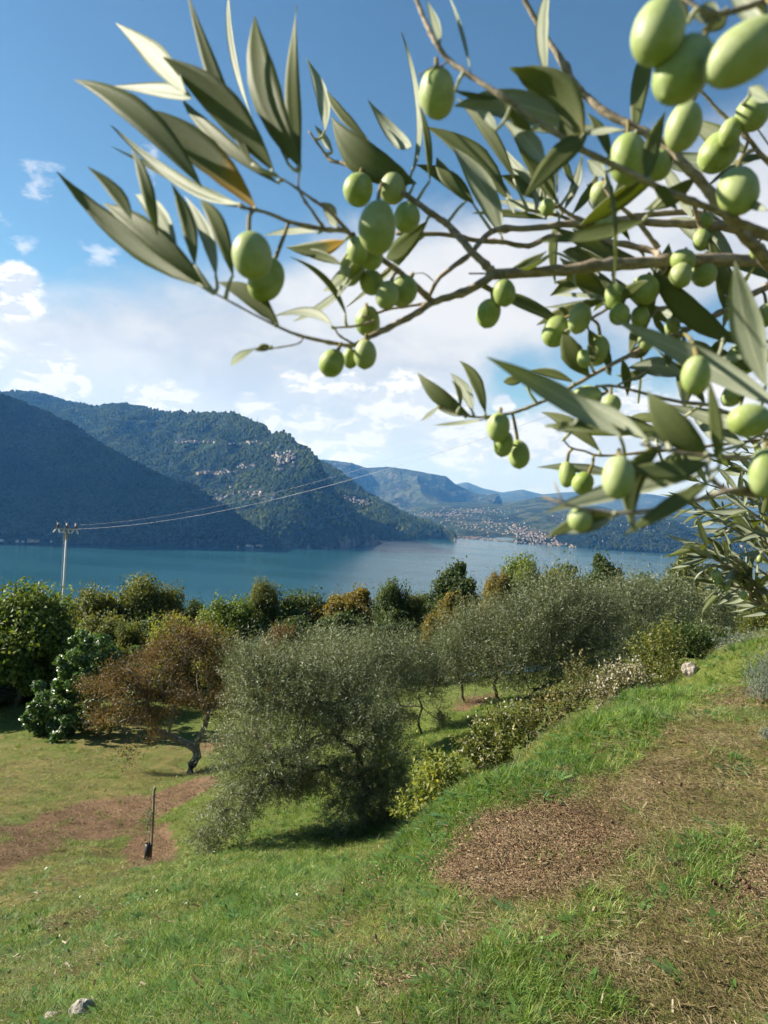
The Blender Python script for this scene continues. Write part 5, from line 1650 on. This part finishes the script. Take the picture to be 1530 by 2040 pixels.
PX, PY = 133, 1056
top = at(PX, PY, 60)
gz = ground_z(top[0], top[1])
H = top[2] - gz
root = empty('power_pole', (top[0], top[1], gz))
tag(root, 'slender pale power pole with a short crossarm of insulators before the lake', 'power pole')
V, Fc = tubes([(np.array([[0, 0, -.5], [0, 0, H * .3], [0, 0, H * .6], [0, 0, H]]), np.array([.13, .115, .095, .075]))], 12)
link('post', mesh('post', V, Fc, m_conc, True), root)
tp = np.array([0, 0, H])
V, Fc = merge([box(tp + (0, 0, .08), 1.8, .10, .10), box(tp + (0, .1, .02), .9, .08, .08)])
link('crossarm', mesh('crossarm', V, Fc, m_steel, False), root)
V, Fc = merge([lathe([(.11, -.75), (.11, -.05), (.15, -.02), (.10, .02)], tp), lathe([(.26, -.05), (.26, .0), (.05, .02)], tp + (0, 0, -.18))])
link('pole_head', mesh('pole_head', V, Fc, m_steel, True), root)
for i, xx in enumerate((-.72, 0, .72)):
    c = tp + (xx, 0, .13)
    o = link('insulator', mesh('insulator', *merge([lathe([(.06, 0), (.13, .05), (.08, .08), (.13, .14), (.08, .18), (.13, .24), (.07, .28), (.07, .34), (.02, .36)], c)]), m_brown, True), root)
    link('cap', mesh('cap', *merge([lathe([(.075, .33), (.085, .37), (.05, .43), (.0, .44)], c), lathe([(.015, .4), (.015, .62 if i < 2 else .5)], c + (-.06, 0, 0), (-.15, 0, 1), 5)]), m_steel, True), o)
    for sgn in (-1, 1):
        V, Fc = merge([lathe([(.02, 0), (.075, .06), (.04, .10), (.075, .16), (.04, .2), (.075, .26), (.02, .34)], tp + (xx + sgn * .12, -.08, .02), (sgn * .45, -.3, -.75))])
        link('strain_insulator', mesh('strain_insulator', V, Fc, m_glass, True), root)
V, Fc = tubes([(np.array([[-.22, 0, H - .3], [-.24, 0, H * .5], [-.26, 0, -.2]]), .012)], 4)
link('earth_wire', mesh('earth_wire', V, Fc, m_steel, True), root)
V, Fc = merge([box((-.1, 0, H * .46), .35, .04, .04)])
link('bracket', mesh('bracket', V, Fc, m_steel, False), root)
# the next pole stands out of frame to the right, higher up the slope
T2 = at(1790, 560, 26)
root2 = root.copy()
COL.objects.link(root2)
g2 = ground_z(T2[0], T2[1])
root2.location = (T2[0], T2[1], T2[2] - H)
tag(root2, 'matching power pole beyond the right edge carrying the other end of the lines', 'power pole')
for ch in root.children:
    c = ch.copy()
    COL.objects.link(c)
    c.parent = root2
    for d_ in ch.children:
        e = d_.copy()
        COL.objects.link(e)
        e.parent = c
ext = [c for c in root2.children if c.name.startswith('post')][0]
V, Fc = tubes([(np.array([[0, 0, g2 - root2.location[2] - .5], [0, 0, H * .6], [0, 0, H]]), np.array([.2, .13, .10]))], 12)
ext.data = mesh('post', V, Fc, m_conc, True)
for i, (xx, lab) in enumerate(((-.1, 'lowest of the three power lines strung from the pole over the lake'), (.5, 'middle power line of the three strung from the pole'), (.95, 'uppermost power line of the three strung from the pole'))):
    a = top + np.array([xx, 0, .05 + (.0, .06, .42)[i]])
    b = T2 + np.array([(-.72, 0, .72)[i], 0, (-.3, .1, 1.0)[i]])
    s_ = np.linspace(0, 1, 60)
    P = a + (b - a) * s_[:, None] - np.array([0, 0, 1.0]) * (4 * 2.0 * s_ * (1 - s_))[:, None]
    V, Fc = tubes([(P, .0045)], 5)
    o = link('power_line', mesh('power_line', V - a, Fc, m_wire, True), None, a)
    tag(o, lab, 'power line', 'power lines over the lake')

# ------------------------------------------------------------------ houses of the villages
m_wall, t = mat('house_wall')
oi = t.new('ShaderNodeObjectInfo').outputs['Random']
finish(t, principled(t, t.ramp(oi, [(0, (0.234, 0.195, 0.148)), (.35, (0.359, 0.335, 0.289)), (.6, (0.437, 0.421, 0.398)), (.8, (0.296, 0.218, 0.14)), (1, (0.39, 0.359, 0.312))]), .9, .1))
m_roof, t = mat('house_roof')
oi = t.new('ShaderNodeObjectInfo').outputs['Random']
finish(t, principled(t, t.mix(oi, (.15, .095, .07), (.22, .165, .135)), .9, .1))


def house_mesh(w_, d_, h_, r_):
    V = [(-w_, -d_, -3), (w_, -d_, -3), (w_, d_, -3), (-w_, d_, -3), (-w_, -d_, h_), (w_, -d_, h_), (w_, d_, h_), (-w_, d_, h_),
         (-w_ * 1.08, -d_ * 1.1, h_), (w_ * 1.08, -d_ * 1.1, h_), (w_ * 1.08, d_ * 1.1, h_), (-w_ * 1.08, d_ * 1.1, h_), (-w_ * 1.08, 0, h_ + r_), (w_ * 1.08, 0, h_ + r_)]
    q = np.array([[0, 1, 5, 4], [1, 2, 6, 5], [2, 3, 7, 6], [3, 0, 4, 7], [8, 9, 13, 12], [10, 11, 12, 13]])
    tr_ = np.array([[9, 10, 13], [11, 8, 12]])
    return mesh('house', V, [q, tr_], [m_wall, m_roof], False, [0, 0, 0, 0, 1, 1, 0, 0])


HM = [house_mesh(6, 4.5, 6, 2.2), house_mesh(8, 5, 8, 2.5), house_mesh(5, 4, 5.5, 2), house_mesh(10, 6, 9, 2.5), house_mesh(7, 7, 10, 1.5)]
TREES = {k: v[2] for k, v in M.items()}


def surf(px, py, names):
    d = Vector(ray(px, py))
    best = None
    for nm in names:
        h = TREES[nm].ray_cast(Vector((0, 0, 0)), d)
        if h[0] is not None and (best is None or h[3] < best[1]):
            best = (h[0], h[3], h[1])
    return best


g = np.random.default_rng(2024)
# (centre px, centre py, half width px, half height px, slope px/px, count, surfaces, label, group)
VIL = [
    (385, 881, 38, 2.5, 0, 34, ['main'], 'tiny pale house in the row along the high shelf of the mountain', 'houses in the high row on the mountain'),
    (480, 884, 60, 4, 0, 16, ['main'], 'tiny scattered house on the green shelf right of the high row', 'scattered houses on the high shelf'),
    (565, 913, 22, 15, 0, 62, ['main'], 'tiny house in the dense village near the steep edge of the mountain', 'houses in the village near the steep edge'),
    (432, 942, 40, 4, -.05, 40, ['main', 'near'], 'tiny cream house in the middle hamlet on the mountainside', 'houses in the middle hamlet'),
    (490, 928, 18, 6, 0, 14, ['main'], 'tiny white house above the middle hamlet', 'houses above the middle hamlet'),
    (545, 937, 22, 3, 0, 5, ['main'], 'tiny lone white house below the dense village', 'lone houses below the dense village'),
    (480, 985, 55, 12, -.1, 40, ['main', 'near'], 'tiny grey-white house in the lower hamlet above the shaded slope', 'houses in the lower hamlet'),
    (535, 995, 12, 5, 0, 8, ['main'], 'tiny house at the right end of the lower hamlet', 'houses at the end of the lower hamlet'),
    (712, 998, 26, 6, .25, 38, ['second'], 'tiny house in the village on the second slope', 'houses on the second slope'),
    (780, 1052, 14, 3, 0, 4, ['second'], 'tiny house low on the second slope', 'houses low on the second slope'),
    (50, 1079, 58, 2.0, .02, 14, ['near'], 'tiny shaded house on the near shore beneath the dark mountain', 'houses on the shaded shore'),
    (500, 1088, 28, 1.5, 0, 10, ['near', 'main'], 'tiny house on the shore below the two mountains', 'houses on the shore below the mountains'),
]
n_h = 0
for (cx, cy_, hw, hh, slo, n, names, lab, grp) in VIL:
    k = 0
    while k < n:
        dx = g.uniform(-1, 1)
        px, py = cx + dx * hw, cy_ + g.normal() * hh * .5 + slo * dx * hw
        h = surf(px, py, names)
        if h is None:
            k += 1
            continue
        o = bpy.data.objects.new('house', HM[int(g.integers(0, len(HM)))])
        COL.objects.link(o)
        o.location = h[0]
        o.rotation_euler = (0, 0, g.choice([0, 1.57, .6, 2.2]) + g.normal() * .2)
        s_ = g.uniform(.42, .72)
        o.scale = (s_, s_, s_)
        tag(o, lab, 'house', grp)
        k += 1
        n_h += 1
# church with its tower at the left end of the high row
h = surf(356, 880, ['main'])
root = empty('church', h[0])
tag(root, 'tiny village church with a square tower at the left end of the high row', 'church')
link('tower', mesh('tower', *merge([box((0, 0, 14), 7, 7, 34)]), m_wall, False), root)
V, Fc = merge([lathe([(5.6, 31), (.1, 39)], (0, 0, 0), (0, 0, 1), 4)])
link('spire', mesh('spire', V, Fc, m_roof, False), root)
o = link('nave', HM[3], root)
o.location, o.scale = (14, 4, 0), (1.3, 1.3, 1.3)
# masts on the skyline
for px, py, D, hh, lab in [(513, 842, 3672, 42, 'thin radio mast on the brow of the mountain'), (465, 823, 3752, 24, 'short mast on the skyline left of the radio mast')]:
    b = at(px, py, D)
    V, Fc = tubes([(np.array([[0, 0, -6], [0, 0, hh * .5], [0, 0, hh]]), np.array([1.0, .8, .35]))], 6)
    V2, F2 = merge([(V, Fc), box((0, 0, hh * .62), 2.6, 2.6, 1.2), box((0, 0, hh * .8), 2.2, 2.2, 1.0)])
    tag(link('radio_mast', mesh('radio_mast', V2, F2, m_steel, False), None, b), lab, 'radio mast')
# the wide town on the far shore: too many and too small to count, one object
Vs, Fq_, Ft_, fm, nn_ = [], [], [], [], 0
HV = np.array([v.co for v in HM[0].vertices])
cnt = 0
for (cx, cy_, hw, hh, slo, n) in [(890, 1026, 80, 7, .05, 260), (960, 1018, 60, 6, 0, 120), (1050, 1062, 75, 16, .25, 420), (940, 1073, 38, 2.2, .06, 110), (1010, 1080, 60, 2.2, .08, 90), (930, 1045, 80, 14, .1, 90), (1180, 1030, 90, 14, 0, 90), (1300, 1045, 90, 18, .1, 80), (1100, 1085, 60, 3, .1, 60), (1450, 1085, 70, 16, .1, 70), (1240, 1075, 60, 10, 0, 20)]:
    for _ in range(int(n * .6)):
        dx = g.normal() * .5
        h = surf(cx + dx * hw, cy_ + g.normal() * hh * .5 + slo * dx * hw, ['valley', 'right'])
        if h is None:
            continue
        a = g.uniform(0, 3.14)
        c_, s_ = math.cos(a), math.sin(a)
        P = HV * np.array([g.uniform(.5, 1.2), g.uniform(.5, 1.0), g.uniform(.6, 1.1)])
        P = np.stack([P[:, 0] * c_ - P[:, 1] * s_, P[:, 0] * s_ + P[:, 1] * c_, P[:, 2]], 1) + np.array(h[0])
        Vs.append(P)
        Fq_.append(np.array([[0, 1, 5, 4], [1, 2, 6, 5], [2, 3, 7, 6], [3, 0, 4, 7], [8, 9, 13, 12], [10, 11, 12, 13]]) + nn_)
        Ft_.append(np.array([[9, 10, 13], [11, 8, 12]]) + nn_)
        nn_ += len(P)
        cnt += 1
fm = [0, 0, 0, 0, 1, 1] * cnt + [0, 0] * cnt
tag(link('far_town', mesh('far_town', np.concatenate(Vs), [np.concatenate(Fq_), np.concatenate(Ft_)], [m_wall, m_roof], False, fm)), kind='stuff')
# boats
m_sail, t = mat('white_sailcloth')
finish(t, principled(t, (.8, .8, .78), .7, .2))
for px, py, s_, lab in [(1318, 1110, 1.0, 'tiny white sailing boat out on the far lake at the right'), (1241, 1102, .7, 'smaller white sailing boat left of the other on the far lake')]:
    p = at_h(px, py, LAKE)
    root = empty('sailing_boat', p, .4)
    tag(root, lab, 'boat')
    V = np.array([(-5, 0, 1), (-4, -1.4, 1), (3, -1.4, 1), (6, 0, 1.3), (3, 1.4, 1), (-4, 1.4, 1), (-4, 0, -.4), (4, 0, -.3)]) * s_
    link('hull', mesh('hull', V, [np.array([[0, 1, 6], [1, 2, 6], [2, 7, 6], [2, 3, 7], [3, 4, 7], [4, 5, 6], [4, 6, 7], [5, 0, 6], [0, 5, 1], [1, 5, 2], [2, 5, 4], [2, 4, 3]])], m_sail, False), root)
    V = np.array([(0, 0, 2), (-4.2, .5, 2), (0, 0, 13), (0, .12, 2), (-4.2, .62, 2), (0, .12, 13), (.4, 0, 2), (5.4, 0, 2), (.3, 0, 11.5), (.4, .1, 2), (5.4, .1, 2), (.3, .1, 11.5)]) * s_
    link('sail', mesh('sail', V, [np.array([[0, 1, 2], [5, 4, 3], [6, 7, 8], [11, 10, 9]])], m_sail, False), root)
    V, Fc = tubes([(np.array([[0.2, 0, 0], [.2, 0, 14]]) * s_, .12)], 5)
    link('mast', mesh('mast', V, Fc, m_steel, True), root)

# woods on the slopes: a mass of rounded crowns
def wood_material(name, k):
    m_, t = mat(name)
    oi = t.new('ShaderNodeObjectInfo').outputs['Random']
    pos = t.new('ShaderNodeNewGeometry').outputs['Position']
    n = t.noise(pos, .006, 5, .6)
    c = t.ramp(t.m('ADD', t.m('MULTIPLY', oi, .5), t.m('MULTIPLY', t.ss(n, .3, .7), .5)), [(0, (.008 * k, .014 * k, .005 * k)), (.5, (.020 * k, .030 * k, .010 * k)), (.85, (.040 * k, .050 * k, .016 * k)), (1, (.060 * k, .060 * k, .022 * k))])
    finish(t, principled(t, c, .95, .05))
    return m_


m_wood, m_wood_lit = wood_material('wood_crowns_dark', .9), wood_material('wood_crowns_lit', 1.9)  # same crowns twice: sunlight put into the colour of the brighter copy
from mathutils.kdtree import KDTree
hs = [o.location for o in sc.objects if o.name.startswith(('house', 'church'))]
KD = KDTree(len(hs))
for i, p in enumerate(hs):
    KD.insert(p, i)
KD.balance()


def blob(seed):
    g = np.random.default_rng(seed)
    nu, nv = 8, 6
    T_, P_ = np.meshgrid(np.linspace(0, 2 * np.pi, nu, endpoint=False), np.linspace(.05, np.pi * .8, nv))
    d = np.stack([np.cos(T_) * np.sin(P_), np.sin(T_) * np.sin(P_), np.cos(P_)], -1) * g.uniform(.72, 1.2, (nv, nu, 1))
    d[0] = d[0].mean(0)
    V = (d * np.array([.5, .5, .62]) + (0, 0, .3)).reshape(-1, 3)
    return V, grid_faces(nu, nv, True), np.zeros(len(V))


WOODS = []


def wood(key, nrow, n, s0, s1, seed, open_=0.0):
    g = np.random.default_rng(seed)
    V = M[key][1][:nrow]
    a = np.linalg.norm(np.cross(V[1:, :-1] - V[:-1, :-1], V[:-1, 1:] - V[:-1, :-1]), axis=2)
    vis = (V[:-1, :-1] @ RC / np.maximum(V[:-1, :-1] @ fw, 1))
    a = a * (np.abs(vis) < .62)
    k = g.choice(a.size, n, p=(a / a.sum()).ravel())
    r_, c_ = np.unravel_index(k, a.shape)
    u, v = g.uniform(0, 1, (2, n, 1))
    P = V[r_, c_] * (1 - u) * (1 - v) + V[r_, c_ + 1] * u * (1 - v) + V[r_ + 1, c_] * (1 - u) * v + V[r_ + 1, c_ + 1] * u * v
    f = fbm(P[:, 0] / 120, (P[:, 1] + P[:, 2] * 3) / 120, 4, seed)
    e1, e2 = V[r_ + 1, c_] - V[r_, c_], V[r_, c_ + 1] - V[r_, c_]
    nz = np.abs(unit(np.cross(e1, e2))[:, 2])
    keep = (nz > g.uniform(.15, .62, n)) & (f > open_ - .6 * g.uniform(0, 1, n) ** 3) & (P[:, 2] > LAKE + 3)
    P = P[keep]
    far = np.array([KD.find(Vector(p))[2] for p in P])
    P = P[far > 26]
    s_ = g.uniform(s0, s1, len(P)) * (1 - .25 * (g.random(len(P)) < .3))
    WOODS.append((P, s_, g.uniform(0, 6.28, len(P))))


wood('near', 120, 34000, 8, 15, 201, -.62)
wood('main', 150, 60000, 6.5, 14, 202, .02)
wood('second', 90, 15000, 8, 17, 203, -.05)
wood('right', 60, 9000, 9, 17, 204, -.1)
P, s_, a = WOODS.pop()
k_ = (P @ RC) / (P @ fw) > (1165 - 765) / F
WOODS.append((P[k_], s_[k_], a[k_]))
# ------------------------------------------------------------------ grass, weeds, straw and wood chips


def blade_set(seed, n, h, spread, w_, bend, flat=0.0, segs=3, shape=None):
    g = np.random.default_rng(seed)
    Vs, Fs, tint, nn_ = [], [], [], 0
    for _ in range(n):
        a, r = g.uniform(0, 6.283), spread * g.uniform(0, 1) ** .7
        b = np.array([r * math.cos(a), r * math.sin(a), -.01])
        a2 = a + g.normal() * .9
        out = np.array([math.cos(a2), math.sin(a2), 0])
        hh = h * g.uniform(.45, 1.2)
        s_ = np.linspace(0, 1, segs + 1)
        bd = bend * g.uniform(.4, 1.5)
        P = b + out * (hh * (bd * s_ ** 2 + flat * s_))[:, None] + np.array([0, 0, 1.0]) * (hh * (s_ * (1 - flat) - .35 * bd * s_ ** 2))[:, None]
        sd_ = np.cross(out, [0, 0, 1.0])
        sd_ = sd_ * math.cos(g.uniform(-.8, .8)) + out * math.sin(g.uniform(-.8, .8)) * .5
        wprof = np.array([.8, 1, .7, .06]) if shape is None else np.array(shape)
        wv = w_ * g.uniform(.7, 1.3) * np.interp(s_, np.linspace(0, 1, len(wprof)), wprof)
        Vv = np.stack([P - sd_ * wv[:, None] / 2, P + sd_ * wv[:, None] / 2], 1).reshape(-1, 3)
        f = np.array([[2 * i, 2 * i + 1, 2 * i + 3, 2 * i + 2] for i in range(segs)])
        Vs.append(Vv)
        Fs.append(f + nn_)
        tint += [g.uniform(0, 1)] * len(Vv)
        nn_ += len(Vv)
    return np.concatenate(Vs), np.concatenate(Fs), np.array(tint)


def stick_set(seed, n, ln, r_, spread, flatb=False):
    g = np.random.default_rng(seed)
    Vs, Fs, tint, nn_ = [], [], [], 0
    for _ in range(n):
        c = np.array([g.normal() * spread, g.normal() * spread, g.uniform(.0, .018)])
        a = g.uniform(0, 6.28)
        d = np.array([math.cos(a), math.sin(a), g.normal() * (.25 if not flatb else .35)])
        l = ln * g.uniform(.4, 1.4)
        s_ = np.array([-d[1], d[0], g.normal() * .5])
        w_ = r_ * g.uniform(.6, 1.5)
        u_ = np.cross(d, s_)
        u_ = u_ / np.linalg.norm(u_) * (w_ * (.35 if flatb else .8))
        q = [c - d * l / 2 - s_ * w_, c - d * l / 2 + s_ * w_, c + d * l / 2 + s_ * w_ * .7, c + d * l / 2 - s_ * w_ * .7]
        V = np.array([p - u_ for p in q] + [p + u_ for p in q])
        f = np.array([[0, 1, 2, 3], [7, 6, 5, 4], [0, 4, 5, 1], [1, 5, 6, 2], [2, 6, 7, 3], [3, 7, 4, 0]])
        Vs.append(V)
        Fs.append(f + nn_)
        tint += [g.uniform(0, 1)] * 8
        nn_ += 8
    return np.concatenate(Vs), np.concatenate(Fs), np.array(tint)


def blade_material(name, stops, patchs=2.0, trans=.35, rough=.5, spec=.25):
    m_, t = mat(name)
    tint = t.attr('tint').outputs['Fac']
    oi = t.new('ShaderNodeObjectInfo').outputs['Random']
    pos = t.new('ShaderNodeNewGeometry').outputs['Position']
    n = t.noise(pos, patchs, 5, .6)
    f = t.m('ADD', t.m('MULTIPLY', tint, .45), t.m('ADD', t.m('MULTIPLY', oi, .25), t.m('MULTIPLY', t.ss(n, .3, .7), .35)))
    c = t.ramp(f, stops)
    p = principled(t, c, rough, spec)
    tr = t.new('ShaderNodeBsdfTranslucent')
    g_ = t.new('ShaderNodeMix', data_type='RGBA', blend_type='MULTIPLY')
    g_.inputs[0].default_value = 1
    t.l.new(c, g_.inputs[6])
    g_.inputs[7].default_value = (1.5, 1.5, .6, 1)
    t.l.new(g_.outputs[2], tr.inputs[0])
    mx = t.new('ShaderNodeMixShader')
    mx.inputs[0].default_value = trans
    t.l.new(p, mx.inputs[1])
    t.l.new(tr.outputs[0], mx.inputs[2])
    finish(t, mx.outputs[0])
    return m_


G_turf = blade_material('short_turf', [(0, (0.05767, 0.09068, 0.01814)), (.45, (0.1346, 0.1904, 0.03627)), (.7, (0.2499, 0.2812, 0.06348)), (.88, (0.4806, 0.3809, 0.1541)), (1, (0.6, 0.5622, 0.272))])
G_lush = blade_material('lush_grass', [(0, (0.04487, 0.08806, 0.01693)), (.5, (0.1077, 0.1947, 0.03048)), (.85, (0.2154, 0.2964, 0.05927)), (1, (0.4667, 0.4234, 0.1354))])
G_bank = blade_material('bank_grass', [(0, (0.07423, 0.116, 0.03602)), (.5, (0.1802, 0.2401, 0.08004)), (.8, (0.3394, 0.3701, 0.15)), (1, (0.6, 0.5803, 0.2801))])
G_weed = blade_material('weed_leaf', [(0, (0.0308, 0.07392, 0.0154)), (.5, (0.0693, 0.1463, 0.02772)), (1, (0.154, 0.231, 0.0462))], 2.0, .25, .42, .4)
G_straw = blade_material('dry_stalks', [(0, (0.05544, 0.04356, 0.01742)), (.4, (0.1505, 0.1148, 0.04752)), (.75, (0.2614, 0.2099, 0.099)), (1, (0.4356, 0.3802, 0.2455))], 3.0, .15)
G_chip = blade_material('wood_chips', [(0, (.070, .042, .024)), (.4, (.175, .110, .064)), (.75, (.27, .185, .112)), (.93, (.40, .30, .20)), (1, (.60, .54, .42))], 2.5, 0.0, .85, .1)


def scatter(name, srcs, m_, pts, scl, rot):
    """one object whose points carry copies of the given small meshes (geometry nodes)"""
    col = bpy.data.collections.new(name + '_kinds')
    for i, (V, Fq, tt) in enumerate(srcs):
        col.objects.link(bpy.data.objects.new('%s_kind' % name, mesh(name, V, Fq, m_, False, None, {'tint': tt})))
    me = bpy.data.meshes.new(name)
    me.vertices.add(len(pts))
    me.vertices.foreach_set('co', np.asarray(pts, np.float32).ravel())
    for nm, typ, dat, key in (('scl', 'FLOAT', scl, 'value'), ('rot', 'FLOAT_VECTOR', rot, 'vector'), ('pick', 'INT', rng.integers(0, len(srcs), len(pts)), 'value')):
        a = me.attributes.new(nm, typ, 'POINT')
        a.data.foreach_set(key, np.asarray(dat, np.int32 if typ == 'INT' else np.float32).ravel())
    me.update()
    o = link(name, me)
    tag(o, kind='stuff')
    ng = bpy.data.node_groups.new(name + '_spread', 'GeometryNodeTree')
    ng.interface.new_socket('Geometry', in_out='INPUT', socket_type='NodeSocketGeometry')
    ng.interface.new_socket('Geometry', in_out='OUTPUT', socket_type='NodeSocketGeometry')
    N_ = ng.nodes
    gi, go = N_.new('NodeGroupInput'), N_.new('NodeGroupOutput')
    ins = N_.new('GeometryNodeInstanceOnPoints')
    ci = N_.new('GeometryNodeCollectionInfo')
    ci.inputs['Collection'].default_value = col
    ci.inputs['Separate Children'].default_value = True
    ci.inputs['Reset Children'].default_value = True
    ins.inputs['Pick Instance'].default_value = True

    def na(nm, typ):
        nd = N_.new('GeometryNodeInputNamedAttribute')
        nd.data_type = typ
        nd.inputs[0].default_value = nm
        return nd.outputs[0]
    ng.links.new(gi.outputs[0], ins.inputs['Points'])
    ng.links.new(ci.outputs[0], ins.inputs['Instance'])
    ng.links.new(na('pick', 'INT'), ins.inputs['Instance Index'])
    ng.links.new(na('rot', 'FLOAT_VECTOR'), ins.inputs['Rotation'])
    ng.links.new(na('scl', 'FLOAT'), ins.inputs['Scale'])
    ng.links.new(ins.outputs[0], go.inputs[0])
    md = o.modifiers.new('spread', 'NODES')
    md.node_group = ng
    return o


def field(n, r0, r1, seed, half=44):
    g = np.random.default_rng(seed)
    r = np.exp(g.uniform(math.log(r0), math.log(r1), n))
    a = np.radians(g.uniform(-half, half, n))
    x, y = r * np.sin(a), r * np.cos(a)
    return x, y, r, g


def spread(name, srcs, m_, n, r0, r1, seed, prob, s0, spow, tilt=.12):
    x, y, r, g = field(n, r0, r1, seed)
    mu_, dr_, lu_ = cover(x, y)
    dr_ = np.clip(dr_ + .08, 0, 1)
    nz = fbm(x * 2.2, y * 2.2, 4, 91)
    keep = g.uniform(0, 1, n) < prob(mu_, dr_, lu_, nz, r)
    x, y, r = x[keep], y[keep], r[keep]
    z = terrain(x, y)
    s_ = s0 * (r / 4) ** spow * g.uniform(.65, 1.35, len(x))
    rot = np.stack([g.normal(size=len(x)) * tilt, g.normal(size=len(x)) * tilt, g.uniform(0, 6.28, len(x))], 1)
    return scatter(name, srcs, m_, np.stack([x, y, z], 1), s_, rot)


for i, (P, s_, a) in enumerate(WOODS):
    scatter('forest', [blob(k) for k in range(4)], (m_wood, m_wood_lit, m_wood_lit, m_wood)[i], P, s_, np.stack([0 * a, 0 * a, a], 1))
turf = [blade_set(i, 18, .032, .045, .0034, .9, .25) for i in range(4)]
lush = [blade_set(20 + i, 20, .085, .045, .0042, .75, .05) for i in range(4)]
bank = [blade_set(40 + i, 20, .10, .05, .0034, 1.1, .15) for i in range(4)]
weed = [blade_set(60 + i, 9, .055, .012, .020, .9, .35, 3, [.25, .9, 1, .25]) for i in range(3)] + [blade_set(70, 16, .03, .05, .018, .5, .3, 2, [.4, 1, .3])]
straw = [stick_set(80 + i, 22, .034, .0006, .05) for i in range(4)]
chips = [stick_set(90 + i, 44, .0095, .0016, .055, True) for i in range(4)]
cl = np.clip
spread('turf', turf, G_turf, 140000, 1.75, 48, 101, lambda m, d, l, n, r: cl(1.0 - 1.15 * m - .32 * d * (1 - l) + .4 * n, 0, 1), 1.0, .42)
spread('lush_grass', lush, G_lush, 52000, 1.75, 40, 102, lambda m, d, l, n, r: cl(l * .95 - .1 - .5 * m + .35 * n, 0, 1) + .15 * (n > .2), .82, .35)
spread('bank_grass', bank, G_bank, 36000, 1.9, 30, 103, lambda m, d, l, n, r: cl(.42 - 1.1 * m - .55 * d + .8 * n, 0, 1), .62, .35)
spread('weeds', weed, G_weed, 30000, 1.75, 14, 104, lambda m, d, l, n, r: cl(.16 + .5 * l - .3 * m + .4 * n - .1 * d, 0, .8), 1.0, .3)
spread('straw', straw, G_straw, 60000, 1.75, 26, 105, lambda m, d, l, n, r: cl(.22 + .70 * d + .25 * m - .35 * l - .2 * n, 0, 1), .9, .35, .05)
spread('wood_chips', chips, G_chip, 60000, 1.9, 34, 106, lambda m, d, l, n, r: cl(m * 1.15 - .12 + .25 * n, 0, 1), 1.0, .42, .05)
fallen = [stick_set(120 + i, 4, .05, .006, .09, True) for i in range(3)]
L_fallen = blade_material('fallen_leaves', [(0, (.06, .045, .02)), (.5, (.17, .12, .05)), (.85, (.28, .25, .14)), (1, (.40, .38, .28))], 3.0, .2)
spread('fallen_leaves', fallen, L_fallen, 5200, 1.75, 22, 107, lambda m, d, l, n, r: cl(.30 + .3 * d + .2 * m - .2 * l, 0, 1), .62, .3, .2)
clod = []
for i in range(3):
    g = np.random.default_rng(140 + i)
    Vs, Fs, nn_ = [], [], 0
    for _ in range(5):
        d = np.array([[x_, y_, z_] for x_ in (-1, 1) for y_ in (-1, 1) for z_ in (-1, 1)], float) * g.uniform(.6, 1.2, (8, 3)) * g.uniform(.002, .006)
        d += np.array([g.normal() * .06, g.normal() * .06, .004])
        Vs.append(d)
        Fs.append(np.array([[0, 1, 3, 2], [4, 6, 7, 5], [0, 4, 5, 1], [2, 3, 7, 6], [0, 2, 6, 4], [1, 5, 7, 3]]) + nn_)
        nn_ += 8
    clod.append((np.concatenate(Vs), np.concatenate(Fs), np.repeat(g.uniform(0, 1, 5), 8)))
G_clod = blade_material('soil_crumbs', [(0, (.035, .020, .012)), (.6, (.10, .062, .037)), (.9, (.17, .12, .08)), (1, (.42, .38, .32))], 2.5, 0.0, .95, .05)
spread('soil_crumbs', clod, G_clod, 4500, 1.75, 24, 108, lambda m, d, l, n, r: cl(-.1 + 1.0 * m, 0, 1), 1.0, .2, .3)
tall = [blade_set(160 + i, 5, .19, .02, .0022, .55, .05, 4) for i in range(3)]
spread('tall_grass_stems', tall, G_bank, 7000, 2.2, 26, 109, lambda m, d, l, n, r: cl(.06 + .25 * l + .5 * n - .4 * m - .2 * d, 0, .6), .8, .25)
# a bent dry stem in the grass
a, b, c = ground_hit(330, 1978), ground_hit(375, 1952), ground_hit(430, 1943)
S = spline([a + (0, 0, .01), b + (0, 0, .06), c + (0, 0, .04)], 8)
V, Fc = tubes([(S, np.linspace(.0035, .0012, len(S)))], 5)
m_stem, t = mat('orange_dry_stem')
finish(t, principled(t, (.34, .20, .06), .7, .2))
tag(link('dry_stem', mesh('dry_stem', V - S[0], Fc, m_stem, True), None, S[0]), 'bent orange dry stem arching over the grass at the bottom left', 'stem')
